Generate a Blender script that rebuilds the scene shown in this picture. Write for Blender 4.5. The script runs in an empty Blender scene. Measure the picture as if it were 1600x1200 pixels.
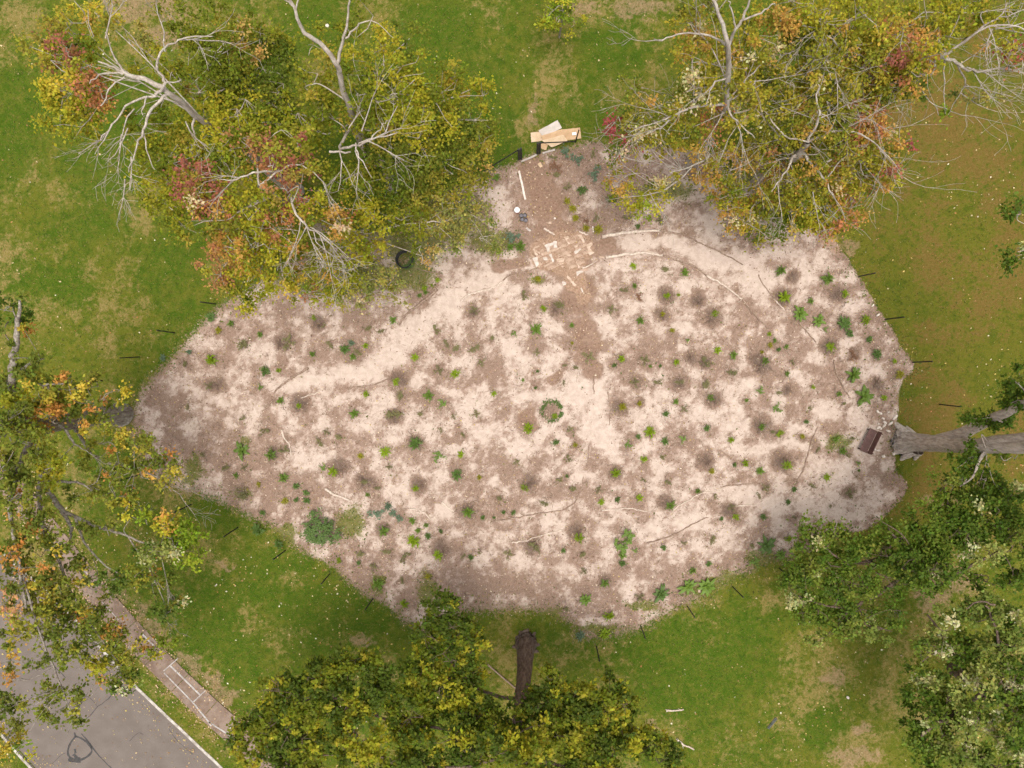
import bpy, math, random
import numpy as np
from mathutils import Vector, Matrix

random.seed(7)
rng = np.random.default_rng(11)
scene = bpy.context.scene
COL = scene.collection

# ------------------------------------------------------------------ camera
H = 45.0                     # drone height in metres
F = 1110.0                   # focal length in photo pixels (1600 wide)
NADIR = (825.0, 567.0)       # photo pixel straight below the drone
dcam = Vector(((NADIR[0] - 800) / F, (600 - NADIR[1]) / F, -1)).normalized()
Q = dcam.rotation_difference(Vector((0, 0, -1)))
cam_d = bpy.data.cameras.new("camera")
cam_d.sensor_width = 36
cam_d.lens = F / 1600 * 36
cam_d.clip_end = 3000
cam = bpy.data.objects.new("camera", cam_d)
COL.objects.link(cam)
cam.location = (0, 0, H)
cam.rotation_mode = 'QUATERNION'
cam.rotation_quaternion = Q
scene.camera = cam

# ------------------------------------------------------------------ light
SUN_EL, SUN_AZ = math.radians(85), math.radians(150)     # azimuth clockwise from +Y (top of the photo)
SUN_STR, SUN_ANG, SKY_STR, EXPO = 1.2, 32.0, 0.135, 0.56
world = bpy.data.worlds.new("World")
scene.world = world
world.use_nodes = True
wn = world.node_tree
sky = wn.nodes.new("ShaderNodeTexSky")
sky.sky_type = 'NISHITA'
sky.sun_disc = False
sky.sun_elevation = SUN_EL
sky.sun_rotation = SUN_AZ
sky.air_density = 1.0
sky.dust_density = 6.0
sky.ozone_density = 0.6
hs = wn.nodes.new("ShaderNodeHueSaturation")      # overcast: a greyer sky
hs.inputs["Saturation"].default_value = 0.12
wn.links.new(sky.outputs[0], hs.inputs["Color"])
wn.links.new(hs.outputs[0], wn.nodes["Background"].inputs[0])
wn.nodes["Background"].inputs[1].default_value = SKY_STR
sd = bpy.data.lights.new("sun", 'SUN')
sd.energy = SUN_STR
sd.angle = math.radians(SUN_ANG)
sd.color = (1.0, 0.90, 0.76)
sun = bpy.data.objects.new("sun", sd)
COL.objects.link(sun)
sdir = Vector((math.sin(SUN_AZ) * math.cos(SUN_EL), math.cos(SUN_AZ) * math.cos(SUN_EL), math.sin(SUN_EL)))
sun.rotation_mode = 'QUATERNION'
sun.rotation_quaternion = sdir.to_track_quat('Z', 'Y')
sun.location = sdir * 120
scene.view_settings.view_transform = 'Standard'
scene.view_settings.look = 'None'
scene.view_settings.exposure = EXPO
scene.view_settings.gamma = 1.0
scene.cycles.max_bounces = 6
scene.cycles.transparent_max_bounces = 4

# ------------------------------------------------------------------ helpers
def P(px, py, z=0.0):
    """photo pixel + real height -> world point"""
    d = Q @ Vector(((px - 800) / F, (600 - py) / F, -1))
    t = (z - H) / d.z
    return Vector((d.x * t, d.y * t, z))

def PX(z=0.0):
    """metres per photo pixel at a height"""
    return (H - z) / F

def mk(name, verts, faces, mat, parent=None, loc=(0, 0, 0), smooth=False):
    me = bpy.data.meshes.new(name)
    me.from_pydata([tuple(v) for v in verts], [], [tuple(f) for f in faces])
    me.update()
    if mat:
        me.materials.append(mat)
    if smooth:
        me.polygons.foreach_set("use_smooth", [True] * len(me.polygons))
    o = bpy.data.objects.new(name, me)
    COL.objects.link(o)
    o.location = loc
    if parent:
        o.parent = parent
    return o

def np_mesh(name, V, F4, mat, parent=None, loc=(0, 0, 0), smooth=False, cols=None):
    """quads from numpy arrays"""
    me = bpy.data.meshes.new(name)
    n, m = len(V), len(F4)
    k = F4.shape[1]
    me.vertices.add(n)
    me.vertices.foreach_set("co", np.ascontiguousarray(V, dtype=np.float32).ravel())
    me.loops.add(m * k)
    me.loops.foreach_set("vertex_index", np.ascontiguousarray(F4, dtype=np.int32).ravel())
    me.polygons.add(m)
    me.polygons.foreach_set("loop_start", np.arange(0, m * k, k, dtype=np.int32))
    me.polygons.foreach_set("loop_total", np.full(m, k, dtype=np.int32))
    if smooth:
        me.polygons.foreach_set("use_smooth", np.ones(m, dtype=bool))
    for cn, arr in (cols or {}).items():
        a = me.attributes.new(cn, 'FLOAT_COLOR', 'POINT')
        a.data.foreach_set("color", np.ascontiguousarray(arr, dtype=np.float32).ravel())
    me.update(calc_edges=True)
    me.validate()
    if mat:
        me.materials.append(mat)
    o = bpy.data.objects.new(name, me)
    COL.objects.link(o)
    o.location = loc
    if parent:
        o.parent = parent
    return o

def tag(o, label, cat, group=None):
    o['label'] = label
    o['category'] = cat
    if group:
        o['group'] = group
    return o

def struct(o):
    o['kind'] = 'structure'
    return o

def stuff(o, label, cat):
    o['kind'] = 'stuff'
    o['label'] = label
    o['category'] = cat
    return o

def thing(name, loc, label, cat, group=None):
    o = bpy.data.objects.new(name, None)
    o.empty_display_size = 0.3
    COL.objects.link(o)
    o.location = loc
    return tag(o, label, cat, group)

# ---- node helper
class NB:
    def __init__(self, mat):
        self.t = mat.node_tree
        self.t.nodes.clear()
        self.out = self.t.nodes.new("ShaderNodeOutputMaterial")
    def n(self, typ, **kw):
        nd = self.t.nodes.new(typ)
        for k, v in kw.items():
            setattr(nd, k, v)
        return nd
    def put(self, sock, v):
        if isinstance(v, bpy.types.NodeSocket):
            self.t.links.new(v, sock)
        elif v is not None:
            sock.default_value = v
    def noise(self, vec, scale, detail=4, rough=0.6, dist=0.0):
        nd = self.n("ShaderNodeTexNoise")
        self.put(nd.inputs["Vector"], vec)
        nd.inputs["Scale"].default_value = scale
        nd.inputs["Detail"].default_value = detail
        nd.inputs["Roughness"].default_value = rough
        nd.inputs["Distortion"].default_value = dist
        return nd.outputs[0]
    def m(self, op, a, b=None, c=None, clamp=False):
        nd = self.n("ShaderNodeMath", operation=op, use_clamp=clamp)
        self.put(nd.inputs[0], a)
        self.put(nd.inputs[1], b)
        self.put(nd.inputs[2], c)
        return nd.outputs[0]
    def ss(self, x, lo, hi):
        nd = self.n("ShaderNodeMapRange", interpolation_type='SMOOTHSTEP')
        self.put(nd.inputs[0], x)
        nd.inputs[1].default_value = lo
        nd.inputs[2].default_value = hi
        return nd.outputs[0]
    def mix(self, f, a, b, blend='MIX'):
        nd = self.n("ShaderNodeMix", data_type='RGBA', blend_type=blend)
        self.put(nd.inputs[0], f)
        self.put(nd.inputs[6], a if isinstance(a, bpy.types.NodeSocket) else (*a[:3], 1))
        self.put(nd.inputs[7], b if isinstance(b, bpy.types.NodeSocket) else (*b[:3], 1))
        return nd.outputs[2]
    def attr(self, name):
        nd = self.n("ShaderNodeAttribute", attribute_name=name)
        sp = self.n("ShaderNodeSeparateColor")
        self.t.links.new(nd.outputs["Color"], sp.inputs[0])
        return sp.outputs[0], sp.outputs[1], sp.outputs[2], nd.outputs["Alpha"]
    def pos(self):
        return self.n("ShaderNodeNewGeometry").outputs["Position"]
    def obj(self):
        return self.n("ShaderNodeTexCoord").outputs["Object"]
    def bump(self, h, strength, dist):
        nd = self.n("ShaderNodeBump")
        nd.inputs["Strength"].default_value = strength
        nd.inputs["Distance"].default_value = dist
        self.put(nd.inputs["Height"], h)
        return nd.outputs[0]
    def pbr(self, col, rough=0.8, normal=None, metal=0.0, spec=0.3):
        b = self.n("ShaderNodeBsdfPrincipled")
        self.put(b.inputs["Base Color"], col if isinstance(col, bpy.types.NodeSocket) else (*col[:3], 1))
        self.put(b.inputs["Roughness"], rough)
        b.inputs["Metallic"].default_value = metal
        b.inputs["Specular IOR Level"].default_value = spec
        if normal is not None:
            self.put(b.inputs["Normal"], normal)
        return b.outputs[0]
    def done(self, sh):
        self.t.links.new(sh, self.out.inputs[0])

def new_mat(name):
    m = bpy.data.materials.new(name)
    m.use_nodes = True
    return m, NB(m)

def simple_mat(name, a, b, scale=6.0, rough=0.8, bump=0.3, bdist=0.01, spec=0.3, metal=0.0, stretch=None, lo=.35, hi=.65):
    m, nb = new_mat(name)
    v = nb.obj()
    if stretch:
        mp = nb.n("ShaderNodeMapping")
        mp.inputs["Scale"].default_value = stretch
        nb.put(mp.inputs[0], v)
        v = mp.outputs[0]
    f = nb.noise(v, scale, 6, 0.65)
    c = nb.mix(nb.ss(f, lo, hi), a, b)
    nb.done(nb.pbr(c, rough, nb.bump(f, bump, bdist), metal, spec))
    return m

def leaf_mat(name, col=None, trans=0.3, rough=0.42, spec=0.45):
    """col None: per-leaf tint from the mesh, else a flat species colour varied per plant"""
    m, nb = new_mat(name)
    if col is None:
        c = nb.n("ShaderNodeAttribute", attribute_name="tint").outputs["Color"]
    else:
        r = nb.n("ShaderNodeObjectInfo").outputs["Random"]
        f = nb.noise(nb.obj(), 9.0, 2)
        a = [x * 0.72 for x in col]
        b = [min(1, x * 1.3) for x in col]
        c = nb.mix(nb.m('MULTIPLY_ADD', r, 0.45, nb.m('MULTIPLY', f, 0.6)), a, b)
    p = nb.pbr(c, rough, None, 0.0, spec)
    tr = nb.n("ShaderNodeBsdfTranslucent")
    nb.put(tr.inputs[0], c)
    mx = nb.n("ShaderNodeMixShader")
    mx.inputs[0].default_value = trans
    nb.t.links.new(p, mx.inputs[1])
    nb.t.links.new(tr.outputs[0], mx.inputs[2])
    nb.done(mx.outputs[0])
    return m

def vnoise(x, y, cell, seed):
    r = np.random.default_rng(seed)
    g = r.random((256, 256))
    u, v = x / cell + 1000.37, y / cell + 1000.71
    i, j = np.floor(u).astype(int), np.floor(v).astype(int)
    a, b = u - i, v - j
    a = a * a * (3 - 2 * a); b = b * b * (3 - 2 * b)
    i0, i1, j0, j1 = i % 256, (i + 1) % 256, j % 256, (j + 1) % 256
    return (g[i0, j0] * (1 - a) * (1 - b) + g[i1, j0] * a * (1 - b) + g[i0, j1] * (1 - a) * b + g[i1, j1] * a * b)

def fbm(x, y, cell, seed, octv=4, gain=0.55):
    s, w, tot = 0, 1.0, 0
    for k in range(octv):
        s = s + w * vnoise(x, y, cell / 2 ** k, seed + k)
        tot += w
        w *= gain
    return s / tot

def smooth(x, lo, hi):
    t = np.clip((x - lo) / (hi - lo), 0, 1)
    return t * t * (3 - 2 * t)

def tube_arrays(pts, rads, sides, flute=None):
    pts = [Vector(p) for p in pts]
    V, Fc = [], []
    up = Vector((0.31, 0.17, 0.93)).normalized()
    for i, p in enumerate(pts):
        d = (pts[min(i + 1, len(pts) - 1)] - pts[max(i - 1, 0)])
        if d.length < 1e-6:
            d = Vector((0, 0, 1))
        d.normalize()
        s = d.cross(up)
        if s.length < 1e-3:
            s = d.cross(Vector((1, 0, 0)))
        s.normalize()
        t = s.cross(d)
        for k in range(sides):
            a = 2 * math.pi * k / sides
            rr = rads[i] * (flute(p, a) if flute else 1)
            V.append(p + (s * math.cos(a) + t * math.sin(a)) * rr)
    for i in range(len(pts) - 1):
        for k in range(sides):
            a, b = i * sides + k, i * sides + (k + 1) % sides
            Fc.append((a, b, b + sides, a + sides))
    return V, Fc

def spline(pts, sub=4):
    """Catmull-Rom through (Vector, r)"""
    out = []
    n = len(pts)
    for i in range(n - 1):
        p0, p1, p2, p3 = pts[max(i - 1, 0)], pts[i], pts[i + 1], pts[min(i + 2, n - 1)]
        for k in range(sub):
            t = k / sub
            a = 0.5 * ((2 * p1[0]) + (p2[0] - p0[0]) * t + (2 * p0[0] - 5 * p1[0] + 4 * p2[0] - p3[0]) * t * t
                       + (3 * p1[0] - p0[0] - 3 * p2[0] + p3[0]) * t ** 3)
            out.append((a, p1[1] + (p2[1] - p1[1]) * t))
    out.append(pts[-1])
    return out

# ------------------------------------------------------------------ photo-map data (pixels on the ground)
BED = [(752, 275), (800, 258), (815, 250), (842, 240), (870, 233), (905, 223), (955, 223), (1040, 228), (1130, 234), (1216, 240),
       (1262, 303), (1302, 368), (1342, 432), (1383, 499), (1426, 566), (1424, 580), (1412, 588), (1404, 605), (1400, 640), (1402, 668),
       (1396, 690), (1399, 735), (1410, 748), (1418, 760), (1410, 774), (1395, 790), (1375, 812), (1340, 832), (1290, 846), (1250, 862),
       (1210, 880), (1160, 898), (1115, 925), (1080, 940), (1045, 955), (1012, 976), (965, 992), (915, 996), (893, 975), (880, 968),
       (835, 955), (790, 952), (765, 952), (720, 960), (690, 965), (660, 990), (640, 975), (600, 944), (555, 918), (520, 885), (495, 870),
       (455, 850), (425, 822), (390, 806), (340, 780), (285, 768), (240, 738), (212, 694), (206, 652), (220, 614), (238, 588),
       (268, 560), (300, 522), (345, 478), (430, 425), (540, 372), (650, 318)]
ROAD = [(343, 1200), (262, 1123), (207, 1072), (155, 1013), (115, 968), (66, 920), (-40, 830), (-300, 640)]
# plants: x, y, radius px, colour class
# L lime, G green, D dark green, O olive, Y yellow, B blue green, R russet ; upper-case F* = big rosette, S = shrub
PL = """491,497,4,L;407,524,5,G;451,535,10,O;489,554,6,G;514,539,6,O;540,545,7,D;550,536,5,B;552,557,6,G;562,550,7,O;572,540,5,L
415,580,8,D;436,579,4,L;407,605,5,G;440,626,6,G;467,634,5,L;572,616,5,L;619,597,6,L;630,617,8,O;649,558,6,L;680,516,7,O;696,537,6,O
717,546,7,O;686,578,6,O;712,584,7,L;742,542,8,O;766,529,5,O;752,567,6,O;670,619,8,G;692,631,8,G;772,615,5,L;744,646,6,O;555,646,8,G
615,650,11,O;658,650,6,O;709,651,4,O;690,672,4,O;722,679,4,O;529,687,6,O;511,675,5,O;415,671,8,O;502,691,7,O;650,693,11,D;664,450,5,L
684,438,4,L;675,446,3,L;655,462,4,G;665,457,4,G;614,501,6,G;596,516,5,O;579,515,6,O;740,485,6,O;507,510,4,O
989,416,5,L;1069,427,6,G;991,447,4,G;974,455,6,O;1042,462,6,L;1060,461,3,L;841,436,5,Y;817,462,7,O;849,482,5,L;875,482,10,O;955,484,6,O
997,465,6,R;1035,491,5,Y;1000,500,6,G;1050,516,4,Y;1117,490,6,L;1075,532,3,G;1121,547,7,L;1146,555,6,G;1100,566,9,O;1145,580,7,O
1097,602,9,O;1110,621,6,G;1166,626,4,G;1187,611,6,G;1190,666,6,G;1142,687,5,L;1104,669,6,D;1067,686,6,G;1039,689,6,D;1014,674,8,L
997,682,4,D;980,694,6,G;1040,646,5,D;1069,639,5,O;1056,627,5,G;999,630,5,Y;972,636,7,Y;991,597,7,O;1027,599,6,O;1062,595,6,O;971,561,6,L
1007,562,7,O;1016,572,3,G;960,571,4,D;1031,572,3,D;1056,566,5,L;837,514,9,G;804,521,5,G;893,509,4,G;839,550,5,O;894,536,3,Y;882,572,4,O
900,577,5,O;919,557,8,O;840,580,3,D;880,597,4,O;837,606,3,D;817,594,3,G;826,669,8,L;869,691,5,D;899,695,4,Y;891,671,5,O;867,650,5,L
1190,550,4,Y;1195,565,6,G;1219,424,8,G;1292,436,10,G;1319,459,6,L;1224,464,9,L;1266,471,5,G;1249,490,12,FG;1279,501,10,FG;1317,506,11,D
1327,522,6,D;1352,500,7,L;1357,530,6,D;1368,554,8,D;1296,542,7,L;1334,554,7,R;1289,514,4,G;1211,532,4,G;1202,522,4,L;1203,539,4,Y
1216,546,4,D;1229,542,4,G;1397,564,4,L;1404,585,7,Y;1332,586,13,FG;1349,619,14,FG;1380,621,5,L;1310,615,5,G;1270,605,4,L;1320,632,4,O
1230,584,4,G;1239,566,4,O;1212,637,7,G;1215,611,5,O;1266,637,3,O;1259,659,4,D;1217,677,6,L;1205,672,5,O;1253,682,4,Y;1229,727,7,L
1277,701,4,O;1304,686,6,G;1316,704,6,G;1322,711,5,O;1341,724,4,G;1341,735,3,G;1291,746,6,L;1240,764,5,D;1267,759,5,O;1230,784,5,D
1327,770,7,O;1241,807,4,O;1231,841,6,L;1299,790,4,O;1246,856,10,FG;1219,866,9,FG;1197,852,13,FD;1330,682,5,O
807,722,5,O;887,716,6,O;1006,717,6,L;1036,712,5,O;962,739,8,L;1112,736,5,Y;1147,726,4,D;1164,724,6,L;1187,735,6,G;1006,749,4,O
1042,754,5,O;1091,767,5,G;1196,762,5,O;1187,775,4,O;872,751,5,O;879,747,3,O;886,744,3,D;820,762,6,L;852,785,6,O;897,767,6,O;935,765,5,O
939,784,5,L;964,780,5,D;999,777,6,L;1047,789,7,G;1116,775,4,O;1149,807,6,L;1127,810,4,D;1142,792,5,O;1192,807,5,D;802,801,4,D;904,839,8,L
880,860,4,D;972,866,7,G;992,860,4,G;972,879,5,D;1036,855,5,D;1067,849,4,O;1112,841,6,O;1107,881,5,D;1082,891,6,G;945,911,7,G;832,854,10,O
914,867,7,O;912,891,5,O;915,936,10,FG;951,961,8,L;1032,927,13,FD;1074,916,13,FG;1104,915,14,FG;1180,877,9,G;1175,849,5,O;1000,932,6,O
945,989,8,L;906,992,7,B;882,952,5,O;424,710,9,G;445,705,8,O;505,731,5,G;521,737,8,L;444,746,8,G;464,759,6,D;479,769,5,D;480,782,6,D
464,780,4,D;446,782,6,Y;405,757,5,Y;411,801,5,D;564,712,5,Y;602,705,8,L;686,711,8,G;720,710,6,L;609,729,5,O;575,773,4,G;591,761,5,O
572,756,6,O;650,762,6,L;714,741,9,D;749,746,5,Y;780,782,6,O;732,800,9,G;787,800,4,D;754,808,4,D;772,808,3,D;587,800,10,B;617,804,9,B
607,791,6,B;645,812,6,G;666,820,4,G;669,837,5,D;689,830,4,D;599,829,8,G;646,844,10,L;654,828,5,G;606,860,6,O;561,862,7,O;584,884,6,O
629,871,7,O;639,864,5,O;561,879,4,D;684,866,8,L;736,870,5,D;724,867,4,O;749,861,4,O;794,864,7,O;591,910,10,G;630,907,5,O;632,942,8,L
405,827,11,D;437,850,8,D;530,875,5,L;669,900,5,Y;330,495,7,D;362,506,6,G;342,517,7,Y;388,539,11,O;332,563,9,L;296,550,5,B;255,559,5,B
287,568,6,O;328,603,6,O;380,655,5,O;295,637,4,O;378,704,13,FG;318,710,4,O;370,743,5,G;353,733,6,O;378,768,10,O;382,730,5,O
776,277,6,G;865,245,5,O;884,242,9,B;900,247,9,B;925,240,5,O;869,261,8,R;872,277,6,O;932,271,9,B;887,294,6,O;909,297,7,D;886,314,6,Y
895,326,6,Y;899,341,5,Y;915,345,5,R;916,357,6,Y;935,359,8,Y;932,344,6,O;997,354,4,D;1041,425,6,O;812,385,9,G;797,387,7,G;780,392,6,L
805,371,11,B;1032,345,7,O;980,342,6,O;957,312,8,D;500,826,24,S;975,846,17,FL;1183,376,8,G"""
PLANTS = []
for row in PL.replace("\n", ";").split(";"):
    a = row.split(",")
    PLANTS.append((float(a[0]), float(a[1]), float(a[2]), a[3]))
# dark mulch rings: x, y, r
RINGS = [(497, 505, 14), (440, 535, 16), (470, 630, 19), (624, 592, 18), (651, 556, 10), (650, 692, 16), (740, 487, 12), (1112, 497, 19), (1100, 566, 13),
         (1190, 570, 18), (1190, 666, 19), (968, 635, 16), (999, 630, 10), (991, 597, 11), (971, 561, 11), (1307, 461, 18), (1222, 465, 19),
         (1296, 542, 18), (1222, 720, 21), (1327, 770, 11), (962, 739, 15), (1102, 720, 17), (827, 752, 18), (1040, 786, 15), (1140, 800, 17),
         (900, 830, 18), (945, 908, 14), (530, 730, 19), (655, 757, 17), (732, 798, 19), (599, 826, 15), (690, 856, 19), (1238, 432, 12), (1335, 553, 10),
         (551, 550, 20), (615, 650, 14), (340, 600, 16), (862, 642, 17), (832, 852, 17), (1180, 560, 14), (1060, 600, 16), (1080, 560, 14), (1115, 625, 16),
         (1240, 505, 9), (1320, 507, 14), (700, 545, 10), (1040, 462, 15), (1035, 491, 14), (869, 482, 15), (1253, 684, 9), (780, 782, 10),
         (378, 768, 14), (428, 707, 15), (570, 750, 18), (1370, 600, 14), (1230, 610, 13), (1270, 690, 10), (1090, 470, 16), (1090, 455, 10)]
SAND = [(470, 600, 60, 12), (540, 585, 50, 18), (610, 560, 35, 20), (650, 520, 30, 20), (700, 470, 30, 22), (760, 440, 25, 12), (795, 470, 20, 14),
        (385, 655, 22, 10), (400, 668, 20, 8), (500, 620, 15, 14), (600, 640, 20, 12), (480, 720, 20, 14), (325, 690, 16, 12), (440, 730, 15, 8), (300, 640, 18, 7),
        (645, 600, 25, 10), (720, 570, 25, 14), (760, 610, 20, 12), (735, 640, 20, 12), (665, 675, 15, 12), (770, 680, 25, 18), (720, 700, 20, 12),
        (745, 735, 20, 14), (770, 765, 22, 14), (640, 760, 16, 18), (690, 800, 18, 14), (620, 920, 18, 18), (625, 885, 14, 14), (750, 880, 16, 10),
        (820, 710, 20, 14), (850, 790, 20, 14), (860, 815, 30, 12), (820, 800, 20, 9), (950, 785, 15, 14), (1025, 755, 12, 16), (918, 835, 8, 20), (945, 875, 14, 22),
        (815, 885, 18, 14), (980, 918, 18, 15), (905, 900, 15, 12), (810, 932, 15, 8), (910, 970, 12, 8), (950, 972, 12, 7), (1120, 720, 18, 10), (1130, 692, 25, 12),
        (1160, 770, 25, 12), (1210, 790, 25, 12), (1080, 810, 25, 14), (1115, 840, 20, 17), (1060, 862, 15, 10), (1110, 872, 20, 10), (1250, 775, 40, 18), (1320, 795, 40, 22),
        (1240, 690, 20, 10), (1200, 700, 22, 13), (1305, 740, 28, 22), (1290, 640, 25, 18), (1360, 580, 30, 12), (1330, 535, 25, 14), (1270, 520, 15, 9), (1350, 512, 20, 9),
        (1250, 420, 25, 13), (1230, 398, 35, 12), (1200, 435, 20, 10), (1165, 410, 25, 15), (1330, 690, 15, 14), (1220, 622, 22, 12), (1250, 590, 20, 14), (1180, 600, 20, 9),
        (1160, 555, 12, 18), (1120, 642, 20, 9), (950, 500, 28, 14), (980, 540, 20, 14), (1010, 470, 18, 10), (1085, 440, 26, 14), (1060, 512, 16, 8), (900, 605, 38, 26),
        (938, 665, 12, 45), (955, 695, 12, 25), (780, 300, 18, 12), (790, 335, 11, 22), (925, 310, 24, 14), (985, 380, 26, 10), (1035, 380, 32, 9), (1115, 405, 30, 12),
        (850, 455, 20, 10), (865, 508, 16, 14), (870, 558, 18, 12), (806, 458, 10, 14), (830, 622, 26, 8), (805, 692, 14, 12), (845, 680, 12, 10), (880, 690, 12, 10),
        (985, 435, 12, 18), (1020, 588, 18, 9), (1050, 655, 16, 18), (1100, 648, 18, 14), (1150, 665, 18, 10), (1090, 580, 15, 10), (1190, 440, 30, 20), (560, 620, 26, 8),
        (430, 640, 14, 10), (800, 395, 18, 6), (1055, 300, 30, 14), (1140, 300, 35, 16), (1120, 350, 30, 12), (1180, 345, 30, 12), (700, 610, 16, 7), (640, 650, 12, 7),
        (1000, 700, 20, 10), (1160, 700, 20, 9), (1280, 560, 14, 9), (1340, 640, 16, 10), (1000, 660, 12, 14), (890, 655, 12, 8), (520, 460, 30, 10), (610, 470, 20, 12)]
PATH = [(1000, 380, 30, 10.0), (1045, 380, 26, 9.0), (960, 384, 16, 10.0), (1085, 396, 22, 10.0), (1120, 412, 22, 11.0), (800, 398, 14, 6.0), (775, 424, 18, 7.0), (745, 445, 22, 9.4), (715, 462, 22, 11.7), (685, 485, 24, 14.0), (655, 510, 24, 15.6), (630, 535, 24, 15.6), (605, 560, 26, 14.0), (570, 578, 28, 11.7), (535, 588, 28, 10.9), (500, 592, 28, 8.6), (465, 598, 28, 7.0), (440, 606, 14, 6.2), (905, 605, 30, 22.0), (938, 640, 11, 30.0), (944, 680, 11, 30.0)]
PATIO = [(848, 392, 22, 20), (880, 385, 30, 26), (905, 385, 24, 24), (890, 415, 26, 20), (900, 440, 18, 18), (912, 462, 12, 14), (850, 408, 20, 14)]
SOIL = [(838, 275, 26, 30), (855, 320, 30, 36), (870, 365, 34, 26), (885, 400, 48, 34), (800, 412, 34, 12), (905, 460, 26, 34), (918, 530, 22, 40), (925, 575, 18, 22),
        (945, 385, 22, 16), (870, 590, 16, 12), (826, 655, 14, 20)]
MULCH = [(900, 280, 50, 45), (960, 300, 40, 40), (300, 720, 50, 30), (400, 765, 50, 34), (480, 770, 50, 40), (560, 880, 50, 30), (700, 920, 70, 25), (760, 905, 60, 25),
         (860, 920, 50, 25), (1000, 800, 26, 20), (1000, 890, 35, 25), (1160, 850, 30, 22), (1270, 830, 40, 15), (1130, 880, 25, 12), (330, 570, 40, 25), (380, 500, 40, 25),
         (450, 470, 50, 22), (1370, 470, 14, 40), (1320, 400, 16, 24), (1400, 540, 16, 24), (880, 540, 30, 40), (930, 690, 12, 30), (540, 690, 30, 24), (1420, 757, 40, 12), (1375, 650, 25, 20),
         (760, 580, 40, 16), (790, 730, 14, 20), (1080, 690, 18, 12), (1060, 530, 20, 14), (1200, 500, 24, 14), (830, 545, 30, 24)]
WEED = [(1150, 905, 40, 14), (1100, 925, 30, 14), (1200, 872, 26, 14), (600, 330, 60, 50), (640, 430, 40, 24), (520, 450, 60, 20), (830, 985, 60, 16), (700, 335, 62, 42), (765, 375, 40, 24), (640, 380, 60, 34), (560, 430, 70, 26), (860, 965, 20, 20), (840, 440, 14, 8), (378, 768, 16, 10), (550, 820, 24, 26), (450, 835, 22, 14),
        (1120, 915, 40, 14), (1190, 878, 26, 14), (590, 910, 12, 16), (670, 925, 20, 28), (1000, 945, 30, 12), (940, 985, 30, 10), (225, 690, 20, 14), (300, 735, 20, 26), (380, 690, 8, 8),
        (1310, 695, 20, 18), (480, 440, 60, 20), (1040, 300, 50, 20), (1200, 300, 60, 40)]
DRY = [(215, 25, 110, 50), (30, 20, 50, 30), (90, 380, 40, 26), (50, 500, 36, 40), (185, 490, 60, 24), (220, 350, 40, 36), (130, 420, 30, 20), (50, 280, 30, 40), (180, 540, 70, 20), (30, 400, 40, 40),
       (850, 150, 30, 40), (880, 60, 50, 40), (930, 20, 60, 30), (830, 190, 22, 20), (1000, 30, 60, 50), (940, 150, 40, 30), (1010, 120, 40, 30), (1000, 160, 30, 14), (760, 60, 30, 30),
       (1500, 180, 120, 70), (1440, 300, 90, 60), (1560, 300, 60, 90), (1480, 400, 80, 50), (1540, 460, 60, 70), (1400, 350, 40, 60), (1440, 520, 40, 16), (1530, 530, 60, 30), (1460, 640, 50, 40), (1440, 590, 20, 40),
       (1300, 1080, 60, 50), (1340, 1150, 50, 40), (1280, 1020, 60, 30), (1350, 1180, 60, 30), (1200, 930, 40, 30), (1140, 1000, 20, 20), (1400, 1080, 40, 50), (1250, 1130, 40, 30), (1440, 740, 40, 26), (1430, 700, 50, 30),
       (1480, 920, 60, 60), (1440, 980, 40, 40), (340, 885, 26, 10), (460, 900, 40, 16), (570, 1005, 36, 24), (600, 1040, 30, 30), (250, 760, 50, 30), (130, 765, 60, 40), (430, 1000, 40, 24), (390, 960, 20, 40), (300, 860, 30, 20),
       (760, 1040, 40, 40), (900, 1020, 60, 16), (780, 970, 40, 20), (1010, 1130, 40, 30), (600, 700, 1, 1), (250, 1075, 30, 60), (290, 1130, 40, 40), (1370, 700, 1, 1), (70, 880, 60, 60)]
BARE = [(215, 12, 90, 24), (250, 60, 40, 20), (905, 10, 40, 16), (1000, 10, 60, 20), (835, 180, 14, 26), (570, 1000, 26, 14), (1460, 930, 30, 40), (1500, 910, 26, 30), (1335, 1180, 50, 20),
        (1345, 1135, 20, 12), (1020, 1140, 20, 16), (1470, 785, 30, 12), (1310, 1060, 20, 22), (345, 885, 18, 6), (215, 955, 16, 22), (300, 1035, 16, 16), (340, 1090, 20, 18), (285, 1022, 14, 14), (310, 1050, 14, 14), (330, 1070, 14, 14), (355, 1095, 14, 14), (240, 980, 14, 14), (262, 1000, 14, 14), (190, 925, 12, 12), (215, 950, 12, 14), (165, 900, 12, 12), (200, 680, 30, 16), (1295, 370, 14, 10), (1320, 385, 18, 12)]
LUSH = [(150, 230, 60, 80), (30, 170, 60, 60), (500, 40, 50, 50), (690, 70, 50, 60), (960, 90, 50, 40), (930, 185, 24, 20), (930, 225, 1, 1), (270, 420, 50, 50), (300, 480, 40, 30), (120, 350, 50, 26), (100, 440, 40, 26), (780, 180, 30, 40),  # richer green grass, with some tree shade on the lawn painted as deeper green
        (1440, 480, 60, 24), (1400, 440, 24, 40), (1510, 300, 40, 20), (1570, 580, 50, 40), (1420, 610, 24, 18), (1410, 830, 30, 20), (1420, 720, 20, 20), (1050, 1010, 80, 50), (1130, 1060, 60, 40), (1180, 960, 50, 24), (1040, 1090, 50, 30), (1280, 1140, 20, 30),
        (360, 810, 50, 24), (430, 880, 60, 24), (500, 950, 70, 30), (400, 930, 60, 26), (330, 960, 40, 50), (560, 960, 40, 20), (600, 970, 30, 16), (380, 1040, 30, 40), (700, 200, 90, 120), (600, 250, 90, 100), (1150, 1000, 60, 40)]

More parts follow.
